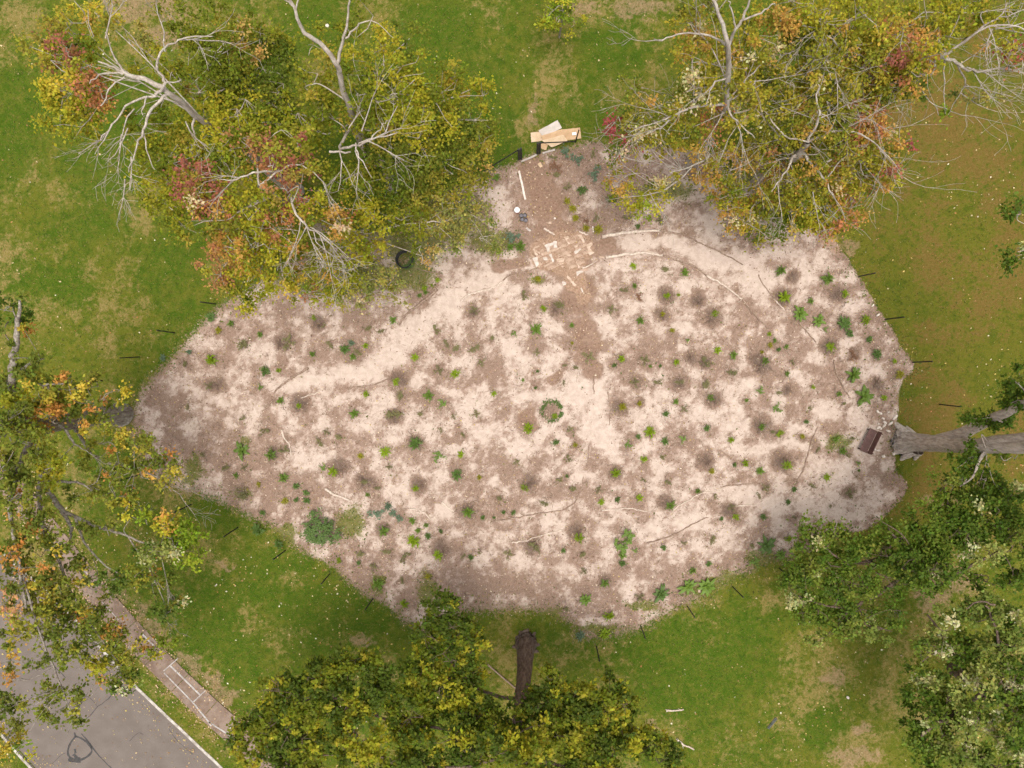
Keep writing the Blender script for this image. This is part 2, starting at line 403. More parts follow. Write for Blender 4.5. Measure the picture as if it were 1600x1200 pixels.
# ------------------------------------------------------------------ ground
def axis(lo, hi, step):
    core = np.arange(lo, hi + step / 2, step)
    ext = np.array([1, 3, 7, 16, 35, 80, 180, 400, 900, 1600.0])
    return np.concatenate([(lo - ext)[::-1], core, hi + ext])

SX = PX(0)
def w2p(x, y):
    """inverse of P on z=0 (near-nadir: exact projection)"""
    Qi = Q.inverted()
    M = np.array(Qi.to_matrix())
    X = M[0, 0] * x + M[0, 1] * y - M[0, 2] * H
    Y = M[1, 0] * x + M[1, 1] * y - M[1, 2] * H
    Z = M[2, 0] * x + M[2, 1] * y - M[2, 2] * H
    Z = np.minimum(Z, -1e-3)
    return 800 + F * X / -Z, 600 - F * Y / -Z

def poly_sdf(x, y, poly):
    """signed distance (metres), positive inside"""
    d = np.full(x.shape, 1e9)
    inside = np.zeros(x.shape, bool)
    n = len(poly)
    for i in range(n):
        ax, ay = poly[i]
        bx, by = poly[(i + 1) % n]
        ex, ey = bx - ax, by - ay
        t = np.clip(((x - ax) * ex + (y - ay) * ey) / (ex * ex + ey * ey + 1e-12), 0, 1)
        d = np.minimum(d, np.hypot(x - ax - t * ex, y - ay - t * ey))
        c = ((ay > y) != (by > y)) & (x < (bx - ax) * (y - ay) / (by - ay + 1e-12) + ax)
        inside ^= c
    return np.where(inside, d, -d)

def road_poly():
    pts = [tuple(P(*p)[:2]) for p in ROAD]
    a, b = Vector(pts[0]), Vector(pts[1])
    ext = a + (a - b).normalized() * 60
    pts = [tuple(ext)] + pts
    c, d = Vector(pts[-1]), Vector(pts[-2])
    pts.append(tuple(c + (c - d).normalized() * 60))
    return pts
RP = road_poly()                        # kerb line, lower right to upper left
def offset_line(pts, off):
    out = []
    for i, p in enumerate(pts):
        a = Vector(pts[max(i - 1, 0)]); b = Vector(pts[min(i + 1, len(pts) - 1)])
        t = (b - a).normalized()
        out.append(tuple(Vector(p) + Vector((-t.y, t.x)) * off))
    return out
RP_FAR = offset_line(RP, 8.7)
ROADPOLY = RP + RP_FAR[::-1]

gx = axis(-36.5, 34.5, 0.115)
gy = axis(-28.5, 26.0, 0.115)
GX, GY = np.meshgrid(gx, gy, indexing='xy')
gpx, gpy = w2p(GX, GY)
# wobble of the mapped outlines
wob = lambda s, amp, cell: (fbm(GX, GY, cell, s) - .5) * 2 * amp
bed_sd = poly_sdf(GX + wob(3, 0.25, 1.6), GY + wob(5, 0.25, 1.6), [tuple(P(*p)[:2]) for p in BED])
soft = np.where(gpx > 1290, 0.12, np.where(gpx < 480, 0.85, np.where((gpy > 900) & (gpx > 620), 1.0, 0.55)))
bed = smooth(bed_sd, -soft, soft)
def blobs(lst, seed, soft=0.55, warp=9.0):
    wx = gpx + (fbm(GX, GY, 0.9, seed) - .5) * warp * 2
    wy = gpy + (fbm(GX, GY, 0.9, seed + 50) - .5) * warp * 2
    out = np.zeros(GX.shape)
    for b in lst:
        x, y, rx = b[0], b[1], b[2]
        ry = b[3] if len(b) > 3 else rx
        m = (np.abs(gpx - x) < rx * 1.8 + 20) & (np.abs(gpy - y) < ry * 1.8 + 20)
        if not m.any():
            continue
        d = np.hypot((wx[m] - x) / rx, (wy[m] - y) / ry)
        out[m] = np.maximum(out[m], 1 - smooth(d, 1 - soft, 1 + soft))
    return out
b_sand = blobs(SAND, 21, 0.6, 10)
b_mulch = blobs(MULCH, 31, 0.6, 12)
b_ring = blobs(RINGS, 41, 0.5, 7)
b_soil = blobs(SOIL, 51, 0.6, 14)
b_weed = blobs(WEED, 61, 0.7, 14)
b_dry = blobs(DRY, 71, 0.7, 26)
b_bare = np.maximum(blobs(BARE, 81, 0.7, 20), blobs(PATIO, 83, .35, 5))
b_lush = blobs(LUSH, 91, 0.7, 26)
patch = fbm(GX, GY, .85, 101, 4, 0.78)
halo = np.zeros(GX.shape)
for (hx, hy, hr, hc) in PLANTS:
    m = (np.abs(gpx - hx) < 34) & (np.abs(gpy - hy) < 34)
    halo[m] = np.maximum(halo[m], np.exp(-((gpx[m] - hx) ** 2 + (gpy[m] - hy) ** 2) / (2 * (hr * 1.1 + 3) ** 2)))
patch2 = fbm(GX, GY, 5.0, 111, 4)
mulch = 0.585 + (patch - .5) * 2.3 + (patch2 - .5) * 0.5 + 0.28 * halo
mulch += 0.18 * smooth(gpy, 830, 930) + 0.03 * (1 - smooth(gpx, 300, 480)) + 0.12 * (1 - smooth(gpy, 330, 420))
mulch += 0.30 * b_mulch - 0.38 * b_sand
mulch = mulch - 0.34 * blobs(PATH, 23, .45, 7)
mulch = np.maximum(np.clip(mulch, 0, 1), b_ring * 1.18)
edge_band = np.exp(-np.clip(bed_sd, 0, 9) / 0.5)
mulch = np.clip(mulch + 0.25 * edge_band, 0, 1.35)
rightlawn = smooth(gpx, 1180, 1350) * (1 - smooth(gpy, 800, 900))
dry = 0.27 + (fbm(GX, GY, 2.4, 121, 6, 0.72) - .5) * 1.9 + 0.33 * b_dry - 0.5 * b_lush + 0.14 * rightlawn
lush = np.clip(0.52 + .14 * (1 - smooth(gpx, 600, 850)) + (fbm(GX, GY, 4.0, 131, 4) - .5) * 1.2 + 0.4 * b_lush - 0.42 * rightlawn, 0, 1)
road_sd = poly_sdf(GX, GY, ROADPOLY)
relief = (fbm(GX, GY, 3.0, 141, 4) - .5) * 0.10 * smooth(np.hypot(GX, GY), 60, 40) + (fbm(GX, GY, 0.5, 151, 3) - .5) * 0.05 * bed
relief = relief * (1 - smooth(road_sd, -2.6, -1.9)) - 0.02
GZ = relief - 0.16 * smooth(road_sd, -0.12, 0.12)
attA = np.stack([bed, mulch, b_soil, b_weed], -1).reshape(-1, 4)
attB = np.stack([np.clip(dry, 0, 1), lush, b_bare, rightlawn], -1).reshape(-1, 4)

gm, nb = new_mat("ground_material")
pos = nb.pos()
A = nb.attr("map_a"); B = nb.attr("map_b")
n_l = nb.noise(pos, 0.9, 5, 0.6)
n_m = nb.noise(pos, 2.6, 6, 0.65)
n_f = nb.noise(pos, 8.0, 6, 0.7)
n_g = nb.noise(pos, 22.0, 3, 0.7)
n_h = nb.noise(pos, 5.0, 8, 0.82)
def cen(s, k):
    return nb.m('MULTIPLY', nb.m('SUBTRACT', s, 0.5), k)
def addm(*xs):
    r = xs[0]
    for x in xs[1:]:
        r = nb.m('ADD', r, x)
    return r
# grass
g0 = nb.mix(nb.ss(addm(B[1], cen(n_l, .7), cen(n_m, 1.6), cen(n_h, 2.2)), .15, .95), (0.118, 0.124, 0.014), (0.046, 0.096, 0.006))
g1 = nb.mix(nb.ss(addm(n_f, cen(n_h, 1.4)), .3, .8), g0, nb.mix(.5, g0, (0.155, 0.140, 0.026)))
g1 = nb.mix(nb.ss(n_g, .5, .75), g1, nb.mix(.45, g1, (0.045, 0.065, 0.008)))
n_q = nb.noise(pos, 1.5, 6, .72, .6); n_r = nb.noise(pos, 3.6, 6, .78, .4)
g1 = nb.mix(nb.m('MULTIPLY', nb.ss(n_q, .50, .64), .5), g1, (0.135, 0.125, 0.020))
g1 = nb.mix(nb.m('MULTIPLY', nb.ss(n_q, .50, .36), .55), g1, (0.036, 0.078, 0.005))
g1 = nb.mix(nb.m('MULTIPLY', nb.ss(addm(n_r, cen(B[0], .25)), .50, .66), .45), g1, (0.19, 0.165, 0.045))
g1 = nb.mix(nb.m('MULTIPLY', B[3], .38), g1, nb.mix(.6, g1, (0.070, 0.058, 0.008)))
g1 = nb.mix(nb.m('MULTIPLY', nb.ss(n_r, .47, .33), .5), g1, (0.045, 0.070, 0.008))
dryc = nb.mix(nb.ss(addm(n_f, cen(n_g, .6)), .3, .7), nb.mix(B[3], (0.165, 0.130, 0.030), (0.112, 0.074, 0.016)), nb.mix(B[3], (0.29, 0.21, 0.09), (0.175, 0.108, 0.034)))
gr = nb.mix(nb.m('MULTIPLY', nb.ss(addm(B[0], cen(n_l, .8), cen(n_q, 1.6), cen(n_r, 2.6), cen(n_g, .9)), .25, 1.1), .85), g1, dryc)
barec = nb.mix(nb.ss(n_f, .3, .7), (0.21, 0.135, 0.075), (0.34, 0.23, 0.145))
gr = nb.mix(nb.m('MULTIPLY', nb.ss(addm(B[2], cen(n_q, 1.4), cen(n_r, 2.2)), .45, 1.05), .65), gr, barec)
# bed
sand = nb.mix(nb.ss(addm(n_m, cen(n_g, .4)), .3, .7), (0.455, 0.355, 0.295), (0.57, 0.46, 0.39))
mul = nb.mix(nb.ss(addm(n_g, cen(n_h, .6)), .3, .7), (0.098, 0.059, 0.043), (0.35, 0.234, 0.172))
n_s = nb.noise(pos, 12.0, 5, .85)
sand = nb.mix(nb.m('MULTIPLY', nb.ss(addm(n_s, cen(A[1], .12)), .54, .66), .65), sand, (0.25, 0.165, 0.12))
mul = nb.mix(nb.ss(addm(A[1], cen(n_h, 1.6), cen(n_r, .8)), .95, 1.5), mul, nb.mix(nb.ss(n_g, .3, .7), (0.085, 0.055, 0.040), (0.28, 0.19, 0.14)))
mul = nb.mix(nb.ss(n_m, .35, .7), mul, nb.mix(.55, mul, (0.26, 0.17, 0.125)))
mf = nb.ss(addm(A[1], cen(n_r, 1.3), cen(n_h, 2.4), cen(n_g, 1.2)), .16, 1.0)
bc = nb.mix(nb.m('MULTIPLY', mf, .93), sand, mul)
soilc = nb.mix(nb.ss(n_f, .3, .7), (0.170, 0.102, 0.072), (0.30, 0.195, 0.138))
bc = nb.mix(nb.m('MULTIPLY', nb.ss(addm(A[2], cen(n_f, .7)), .3, .7), .9), bc, soilc)
bc = nb.mix(nb.m('MULTIPLY', nb.ss(addm(B[2], cen(n_f, .7)), .35, .7), .85), bc, nb.mix(nb.ss(addm(n_f, cen(n_g, .8)), .3, .7), (0.25, 0.155, 0.100), (0.41, 0.275, 0.195)))
weedc = nb.mix(nb.ss(n_g, .3, .7), (0.065, 0.088, 0.012), (0.17, 0.16, 0.035))
bc = nb.mix(nb.m('MULTIPLY', nb.ss(addm(A[3], cen(n_r, 1.6), cen(n_g, .9)), .38, .85), .85), bc, weedc)
fin = nb.mix(nb.ss(addm(A[0], cen(n_h, 2.4), cen(n_r, 1.0), cen(n_g, .9)), .34, .66), gr, bc)
bh = addm(n_f, nb.m('MULTIPLY', n_g, .7))
nb.done(nb.pbr(fin, 0.95, nb.bump(bh, .55, .06), 0, .05))

ny, nx = GX.shape
idx = np.arange(nx * ny).reshape(ny, nx)
quads = np.stack([idx[:-1, :-1], idx[:-1, 1:], idx[1:, 1:], idx[1:, :-1]], -1).reshape(-1, 4)
Vg = np.stack([GX, GY, GZ], -1).reshape(-1, 3)
g = struct(np_mesh("lawn", Vg, quads, gm, smooth=True, cols={"map_a": attA, "map_b": attB}))
bm_ = bed.reshape(-1)
keep = (bm_[quads].max(1) > 0.01)
sq = quads[keep]
used = np.unique(sq)
remap = np.full(nx * ny, -1); remap[used] = np.arange(len(used))
Vs = Vg[used].copy()
Vs[:, 2] += -0.004 + 0.012 * np.minimum(1, bm_[used] * 8)
struct(np_mesh("sand_bed", Vs, remap[sq], gm, smooth=True, cols={"map_a": attA[used], "map_b": attB[used]}))

def ground_z(x, y):
    i = int(np.clip(np.searchsorted(gx, x), 0, nx - 1)); j = int(np.clip(np.searchsorted(gy, y), 0, ny - 1))
    return float(GZ[j, i])
def G(px, py, up=0.0):
    p = P(px, py, 0)
    p.z = ground_z(p.x, p.y) + up
    return p

# ------------------------------------------------------------------ road, kerb, sidewalk
am, nb = new_mat("asphalt")
pos = nb.pos()
f1 = nb.noise(pos, 30, 4, .7); f2 = nb.noise(pos, .8, 5, .6)
c = nb.mix(nb.ss(f2, .25, .75), (0.140, 0.113, 0.098), (0.175, 0.145, 0.128))
c = nb.mix(nb.ss(f1, .55, .75), c, nb.mix(.35, c, (0.30, 0.27, 0.25)))
nb.done(nb.pbr(c, .9, nb.bump(f1, .4, .01), 0, .2))
kerbm = simple_mat("kerb_concrete", (0.27, 0.235, 0.20), (0.56, 0.51, 0.46), 2.2, .85, .3)
walkm = simple_mat("sidewalk_concrete", (0.17, 0.115, 0.085), (0.25, 0.185, 0.145), 1.1, .9, .4)
paintm = simple_mat("line_paint", (0.27, 0.235, 0.215), (0.45, 0.42, 0.40), 4.0, .7, .1)
tarm = simple_mat("tar", (0.035, 0.032, 0.032), (0.06, 0.055, 0.052), 8, .5, .1)

def ribbon(name, line_a, line_b, z, mat):
    n = len(line_a)
    V = [(*p, z) for p in line_a] + [(*p, z) for p in line_b]
    Fc = [(i, i + 1, n + i + 1, n + i) for i in range(n - 1)]
    return mk(name, V, Fc, mat)
def dense(pts, step=0.6):
    out = []
    for a, b in zip(pts[:-1], pts[1:]):
        a, b = Vector(a), Vector(b)
        k = max(1, int((b - a).length / step))
        out += [tuple(a + (b - a) * i / k) for i in range(k)]
    out.append(tuple(pts[-1]))
    return out
def smooth_line(pts, it=2):
    for _ in range(it):
        o = [pts[0]]
        for a, b in zip(pts[:-1], pts[1:]):
            a, b = Vector(a), Vector(b)
            o += [tuple(a * .75 + b * .25), tuple(a * .25 + b * .75)]
        o.append(pts[-1])
        pts = o
    return pts
RPs = smooth_line(RP)
# face order: line runs to the upper left; the road lies to its left side
struct(ribbon("road", offset_line(RPs, 8.72)[::-1], RPs[::-1], -0.135, am))
def kerb(name, line, w):
    a = dense(line, .5)
    rnd = random.Random(5)
    a = [(p[0] + rnd.uniform(-.012, .012), p[1] + rnd.uniform(-.012, .012)) for p in a]
    b = offset_line(a, w)
    n = len(a); V = []
    for z in (-0.2, 0.015):
        V += [(*p, z) for p in a] + [(*p, z) for p in b]
    Fc = []
    for i in range(n - 1):
        Fc += [(2 * n + i, 2 * n + i + 1, 3 * n + i + 1, 3 * n + i), (i, i + 1, 2 * n + i + 1, 2 * n + i), (n + i, 3 * n + i, 3 * n + i + 1, n + i + 1)]
    return struct(mk(name, V, Fc, kerbm))
kerb("kerb", RPs, -0.17)
kerb("kerb", offset_line(RPs, 8.7), 0.17)

SW = [(-60, 660), (20, 760), (75, 830), (130, 900), (190, 972), (262, 1048), (330, 1112), (400, 1172), (520, 1280)]
SWc = dense(smooth_line([tuple(P(*p)[:2]) for p in SW]), .3)
def along(line, step):
    out = [line[0]]; acc = 0
    for a, b in zip(line[:-1], line[1:]):
        acc += (Vector(b) - Vector(a)).length
        if acc >= step:
            out.append(b); acc = 0
    return out
swp = along(SWc, 2.3)
swl, swr = offset_line(swp, -0.85), offset_line(swp, 0.80)
V, Fc = [], []
for i in range(len(swp) - 1):
    q = [Vector(swl[i]), Vector(swl[i + 1]), Vector(swr[i + 1]), Vector(swr[i])]
    cc = sum(q, Vector((0, 0))) / 4
    zt = 0.035 + random.uniform(-.006, .006)
    b = len(V)
    for z in (-0.12, zt):
        for v in q:
            d = v - cc
            w = cc + d * (1 - 0.014 / d.length * 1.6)
            V.append((w.x, w.y, z + (random.uniform(-.004, .004) if z > 0 else 0)))
    Fc += [(b + 4, b + 5, b + 6, b + 7), (b, b + 1, b + 5, b + 4), (b + 1, b + 2, b + 6, b + 5), (b + 2, b + 3, b + 7, b + 6), (b + 3, b, b + 4, b + 7)]
sw = struct(mk("sidewalk", V, Fc, walkm))
def paint_line(pts, w, z=0.052):
    pts = dense([tuple(P(*p)[:2]) for p in pts], .3)
    return offset_line(pts, -w / 2), offset_line(pts, w / 2)
V, Fc = [], []
for pts, w in (([(133, 892), (143, 901)], .10), ([(116, 903), (134, 916)], .05), ([(223, 990), (241, 1009)], .11), ([(160, 940), (186, 968)], .05), ([(267, 1040), (313, 1085)], .11),
               ([(257, 1051), (302, 1097)], .08), ([(302, 1097), (327, 1128), (367, 1153)], .10), ([(302, 1097), (322, 1078)], .07), ([(355, 1143), (361, 1136)], .07), ([(256, 1048), (279, 1028)], .06),
               ([(327, 1128), (331, 1134)], .14)):
    a, b = paint_line(pts, w)
    n = len(a); o0 = len(V)
    V += [(*p, .052) for p in a] + [(*p, .052) for p in b]
    Fc += [(o0 + i, o0 + i + 1, o0 + n + i + 1, o0 + n + i) for i in range(n - 1)]
struct(mk("sidewalk_markings", V, Fc, paintm))
# tar seal loop and cracks on the asphalt
V, Fc = [], []
def strip(pts, w, jit=0.0, z=-0.130, closed=False):
    pts = [tuple(P(*p)[:2]) for p in pts]
    pts = dense(smooth_line(pts, 2), .15)
    rnd = random.Random(len(V))
    ws = [w * rnd.uniform(.55, 1.3) for _ in pts]
    pts = [(p[0] + rnd.gauss(0, jit), p[1] + rnd.gauss(0, jit)) for p in pts]
    n = len(pts); o0 = len(V)
    for s in (-1, 1):
        for i, p in enumerate(pts):
            a = Vector(pts[max(i - 1, 0)]); b = Vector(pts[min(i + 1, n - 1)])
            t = (b - a)
            t = t.normalized() if t.length > 1e-6 else Vector((1, 0))
            V.append((p[0] - t.y * s * ws[i] / 2, p[1] + t.x * s * ws[i] / 2, z))
    Fc.extend([(o0 + i, o0 + n + i, o0 + n + i + 1, o0 + i + 1) for i in range(n - 1)])
strip([(116, 1152), (106, 1165), (103, 1180), (110, 1188), (124, 1190), (138, 1182), (143, 1173), (135, 1162), (125, 1155), (116, 1152)], .13)
strip([(105, 1187), (112, 1190), (124, 1189)], .30, z=-.1285)
strip([(113, 1180), (117, 1185), (119, 1190)], .22, z=-.127)
strip([(115, 1172), (116, 1178)], .18, z=-.1255)
strip([(116, 1152), (114, 1146)], .1, z=-.124)
strip([(125, 1148), (140, 1165), (150, 1180), (170, 1200), (190, 1222)], .09, .01)
strip([(180, 1080), (160, 1100), (150, 1105), (140, 1120), (122, 1130)], .05, .01)
strip([(200, 1160), (215, 1145), (222, 1150)], .03, .01)
strip([(150, 1105), (140, 1092), (128, 1088)], .03, .01)
strip([(262, 1140), (275, 1160), (300, 1180)], .03, .01)
strip([(60, 1010), (80, 1040), (100, 1060)], .05, .015)
strip([(80, 1195), (92, 1182), (100, 1178)], .03, .01)
struct(mk("tar_seal", V, Fc, tarm))

# ------------------------------------------------------------------ leaves and trees
PAL = {
    'yg': [(4, (.26, .235, .018)), (3, (.19, .195, .014)), (1.4, (.12, .145, .012)), (.4, (.38, .28, .04))],
    'ol': [(3, (.165, .165, .012)), (3, (.11, .13, .010)), (1, (.24, .20, .025)), (.4, (.33, .22, .06))],
    'gr': [(3, (.085, .115, .012)), (2, (.13, .145, .016)), (.6, (.20, .18, .022))],
    'red': [(2.4, (.25, .095, .06)), (2.2, (.28, .145, .055)), (3, (.23, .175, .03)), (2.4, (.21, .20, .022))],
    'or': [(2.4, (.34, .20, .045)), (1.6, (.32, .14, .06)), (3, (.26, .22, .025)), (2.4, (.17, .17, .018)), (.4, (.46, .35, .20))],
    'ola': [(4, (.175, .17, .016)), (3, (.25, .215, .022)), (1.6, (.09, .105, .010)), (2.2, (.33, .205, .045)), (.9, (.46, .38, .20))],
    'yel': [(4, (.36, .29, .03)), (2, (.24, .22, .028)), (1, (.46, .26, .06))],
    'sp': [(3, (.19, .185, .05)), (2, (.26, .225, .05)), (1, (.12, .14, .03)), (.6, (.42, .36, .17))],
    'dk': [(4, (.062, .100, .010)), (3, (.095, .132, .015)), (1.2, (.13, .155, .022)), (.3, (.34, .33, .15))],
    'dky': [(3.6, (.056, .080, .008)), (3.0, (.110, .126, .009)), (1.5, (.225, .215, .015)), (1.2, (.285, .26, .022))],
    'pale': [(3, (.13, .16, .03)), (2, (.22, .235, .06)), (.9, (.46, .43, .24)), (2.4, (.075, .11, .015))],
    'oak': [(4, (.10, .12, .016)), (3, (.15, .165, .022)), (1.4, (.21, .20, .025)), (.5, (.38, .19, .045)), (.5, (.38, .30, .04))],
    'oko': [(4, (.13, .135, .02)), (2, (.36, .19, .045)), (2, (.31, .25, .03)), (.6, (.42, .22, .10))],
    'lime': [(4, (.14, .20, .014)), (3, (.22, .26, .02)), (1, (.36, .33, .03))],
    'crim': [(3, (.24, .055, .055)), (1, (.28, .11, .06)), (1, (.14, .14, .02))],
}
leafM = leaf_mat("tree_leaves", trans=0.48, spec=.16, rough=.55)
def bark(name, a, b, sc=5, lich=.5):
    m, nb = new_mat(name)
    v = nb.obj()
    mp = nb.n("ShaderNodeMapping"); mp.inputs["Scale"].default_value = (1, 1, .25); nb.put(mp.inputs[0], v)
    f = nb.noise(mp.outputs[0], sc, 7, .7); f2 = nb.noise(v, 1.3, 4, .6)
    c = nb.mix(nb.ss(f, .35, .68), a, b)
    c = nb.mix(nb.m('MULTIPLY', nb.ss(f2, .5, .72), lich), c, (.36, .36, .30))
    nb.done(nb.pbr(c, .9, nb.bump(f, .9, .06), 0, .2))
    return m
barkG = bark("bark_grey", (.27, .225, .19), (.50, .44, .38))
barkB = bark("bark_brown", (.085, .055, .042), (.205, .145, .112), 8, .08)
barkT = bark("bark_trunk", (.33, .265, .225), (.60, .51, .44), 9, .25)
barkP = bark("bark_pale", (.29, .24, .20), (.56, .49, .42))

barkO = bark("bark_lichen", (.13, .10, .08), (.36, .32, .26), 7)

class Tree:
    def __init__(self, base, label, seed, bk=barkG, trunk_mat=None, leaf=0.145):
        self.base = G(*base); self.base.z -= 0.02
        self.label = label
        self.r = random.Random(seed)
        self.rg = np.random.default_rng(seed)
        self.V, self.F = [], []
        self.nodes = []
        self.bk = bk
        self.clumps = []       # pos, size, count, colour palette entry
        self.leaf = leaf
        self.over = 0
        self.ls = 1.0
        self.TV, self.TF = [], []
    def add_tube(self, pr, sides, trunk=False):
        fl = None
        if trunk and sides > 11:
            ph = [self.r.uniform(0, 6.28) for _ in range(4)]
            zb = pr[0][0].z
            fl = lambda p, a: 1 + (.04 + .15 * math.exp(-max(0, p.z - zb) / .9)) * (math.sin(3 * a + ph[0]) * .5 + .7 * math.sin(5 * a + ph[1]) + .5 * math.sin(8 * a + ph[2]) + .35 * math.sin(13 * a + ph[3]))
        V, Fc = tube_arrays([p for p, _ in pr], [r for _, r in pr], sides, fl)
        VV, FF = (self.TV, self.TF) if trunk else (self.V, self.F)
        o = len(VV)
        VV += V
        FF += [tuple(i + o for i in f) for f in Fc]
    def limb(self, pts, sides=6, trunk=False, wob=0.0, sub=4):
        pr = [(P(a, b, c), r * (self.ls if (not trunk or c > 9) else 1)) for a, b, c, r in pts]
        return self.limb_w(pr, sides, trunk, wob, sub)
    def limb_w(self, pr, sides=6, trunk=False, wob=0.0, sub=4):
        s = spline(pr, sub)
        if wob:
            s = [s[0]] + [(p + Vector((self.r.gauss(0, wob), self.r.gauss(0, wob), self.r.gauss(0, wob))), r) for p, r in s[1:]]
        self.add_tube(s, sides, trunk)
        self.nodes += s
        return s
    def spray(self, p, d, L, r, depth, spread=0.55):
        """bare branchlets"""
        d = d.normalized()
        n = 4
        pr = [(p, r)]
        for i in range(n):
            d = (d + Vector((self.r.gauss(0, .16), self.r.gauss(0, .16), self.r.gauss(0, .10) + .02))).normalized()
            pr.append((pr[-1][0] + d * L / n, max(.007, r * (1 - .6 * (i + 1) / n))))
        self.add_tube(pr, 4 if r > .03 else 3)
        if depth > 0:
            k = self.r.choice((3, 4))
            for i in range(k):
                j = self.r.randint(1, n)
                e = Vector((self.r.gauss(0, spread), self.r.gauss(0, spread), self.r.gauss(0, spread * .5)))
                self.spray(pr[j][0], d + e, L * self.r.uniform(.5, .75), max(.008, pr[j][1] * .65), depth - 1, spread)
    def near(self, p, zlow=True):
        best, bd = None, 1e9
        for q, r in self.nodes:
            d = (q - p).length + (2.5 * max(0, q.z - p.z + .3))
            if d < bd and r > .03:
                best, bd = (q, r), d
        return best
    def blob(self, px, py, z, rx, ry, pal, dens=1.0, rz=1.6, size=.42, nl=26, twigs=True, join=True):
        s = PX(z)
        c = P(px, py, z)
        RX, RY = rx * s, ry * s
        area = math.pi * RX * RY
        n = max(2, int(area * 5.2 * dens))
        nl = int(nl * 2.1)
        if join:
            q, r0 = self.near(c)
            r1 = min(r0 * .5, .025 + .008 * math.sqrt(area))
            mid = q.lerp(c, .55) + Vector((self.r.gauss(0, .3), self.r.gauss(0, .3), .35))
            br = spline([(q, r1), (mid, r1 * .75), (c, r1 * .45)], 4)
            self.add_tube(br, 5)
            self.nodes += br[3:]
        else:
            br = [(c, .03)]
        cols = PAL[pal]
        wts = [w for w, _ in cols]
        # hub branches then twigs
        hubs = []
        for _ in range(self.over):
            q = br[-1][0] + Vector((self.r.gauss(0, RX * .35), self.r.gauss(0, RY * .35), .1))
            self.spray(q, Vector((self.r.gauss(0, 1), self.r.gauss(0, 1), .55)), self.r.uniform(1.3, 2.4), .024, 1, .5)
        nh = max(2, int(n / 9))
        for _ in range(nh):
            a = self.r.uniform(0, 2 * math.pi); rr = math.sqrt(self.r.random()) * .75
            h = c + Vector((RX * rr * math.cos(a), RY * rr * math.sin(a), self.r.uniform(-.4, .5) * rz))
            q, r0 = self.r.choice(br[len(br) // 2:])
            m = q.lerp(h, .5) + Vector((self.r.gauss(0, .15), self.r.gauss(0, .15), self.r.gauss(0, .15)))
            self.add_tube([(q, min(.036, r0 * .7)), (m, .022), (h, .014)], 4)
            hubs.append(h)
        htint = [self.r.choices(cols, wts)[0][1] for _ in hubs]
        for _ in range(n):
            a = self.r.uniform(0, 2 * math.pi); rr = self.r.random() ** .5
            edge = self.r.gauss(1, .14)
            p = c + Vector((RX * rr * edge * math.cos(a), RY * rr * edge * math.sin(a), rz * self.r.uniform(-.9, .75) * math.sqrt(max(.15, 1 - rr * rr))))
            hb = min(range(len(hubs)), key=lambda k: (hubs[k] - p).length_squared)
            tint = htint[hb] if self.r.random() < .62 else self.r.choices(cols, wts)[0][1]
            self.clumps.append((p, size * self.r.uniform(.7, 1.3), int(nl * self.r.uniform(.6, 1.35)), tint))
            if twigs and self.r.random() < .3:
                h = min(hubs, key=lambda q: (q - p).length_squared)
                m = h.lerp(p, .5) + Vector((self.r.gauss(0, .1), self.r.gauss(0, .1), self.r.gauss(0, .1)))
                self.add_tube([(h, .016), (m, .012), (p, .008)], 3)
    def leaves(self, root):
        if not self.clumps:
            return
        C = np.array([tuple(c[0]) for c in self.clumps]); S = np.array([c[1] for c in self.clumps])
        N = np.array([c[2] for c in self.clumps]); T = np.array([c[3] for c in self.clumps])
        I = np.repeat(np.arange(len(C)), N)
        n = len(I); rg = self.rg
        ang = rg.uniform(0, 2 * np.pi, n)
        rad = np.abs(rg.normal(0, 1, n)) * .62 * S[I]
        up = rg.normal(0, .32, n) * S[I]
        c = C[I] + np.stack([rad * np.cos(ang), rad * np.sin(ang), up - rad * .25], -1)
        a2 = ang + rg.normal(0, .55, n)
        droop = rg.normal(-.22, .38, n)
        ax = np.stack([np.cos(a2) * np.cos(droop), np.sin(a2) * np.cos(droop), np.sin(droop)], -1)
        nrm = np.stack([rg.normal(0, .42, n), rg.normal(0, .42, n), np.ones(n)], -1)
        sd = np.cross(nrm, ax); sd /= np.linalg.norm(sd, axis=1)[:, None] + 1e-9
        nn = np.cross(ax, sd)
        L = self.leaf * rg.uniform(.65, 1.35, n)[:, None]; W = L * rg.uniform(.26, .40, n)[:, None]
        fold = L * rg.uniform(-.14, .10, n)[:, None]
        v = np.stack([c - ax * L * .5, c + sd * W - ax * L * .02 + nn * fold, c + ax * L * .5 + nn * fold * .4, c - sd * W - ax * L * .02 + nn * fold], 1)
        t0 = T[I]
        yel = (t0[:, 0] > .28) & (t0[:, 1] > .22) & (t0[:, 2] < .03)
        f = np.clip(rad / (S[I] * 1.0), 0, 1) ** 1.3 * .9
        f = f[:, None] * yel[:, None]
        t0 = t0 * (1 - f) + np.array([.10, .115, .012]) * f
        t = t0 * 1.56 * np.clip(rg.normal(1, .2, n), .55, 1.6)[:, None] * (1 + rg.normal(0, .07, (n, 3)))
        t = np.clip(t, .004, .8)
        tint = np.concatenate([np.repeat(t, 4, 0), np.ones((n * 4, 1))], 1)
        V = v.reshape(-1, 3) - np.array(self.base)
        Fq = np.arange(n * 4).reshape(-1, 4)
        np_mesh("crown", V, Fq, leafM, root, cols={"tint": tint})
        print('LEAVES', self.label[:40], n)
        return n
    def build(self, name="broadleaf_tree", group="trees around the garden", tmat=None):
        root = thing(name, self.base, self.label, "tree", group)
        sub = lambda vs: [Vector(v) - self.base for v in vs]
        tk = mk("trunk", sub(self.TV), self.TF, tmat or self.bk, root, smooth=True)
        if self.V:
            mk("branches", sub(self.V), self.F, self.bk, tk, smooth=True)
        self.leaves(root)
        return root

NLEAF = 0
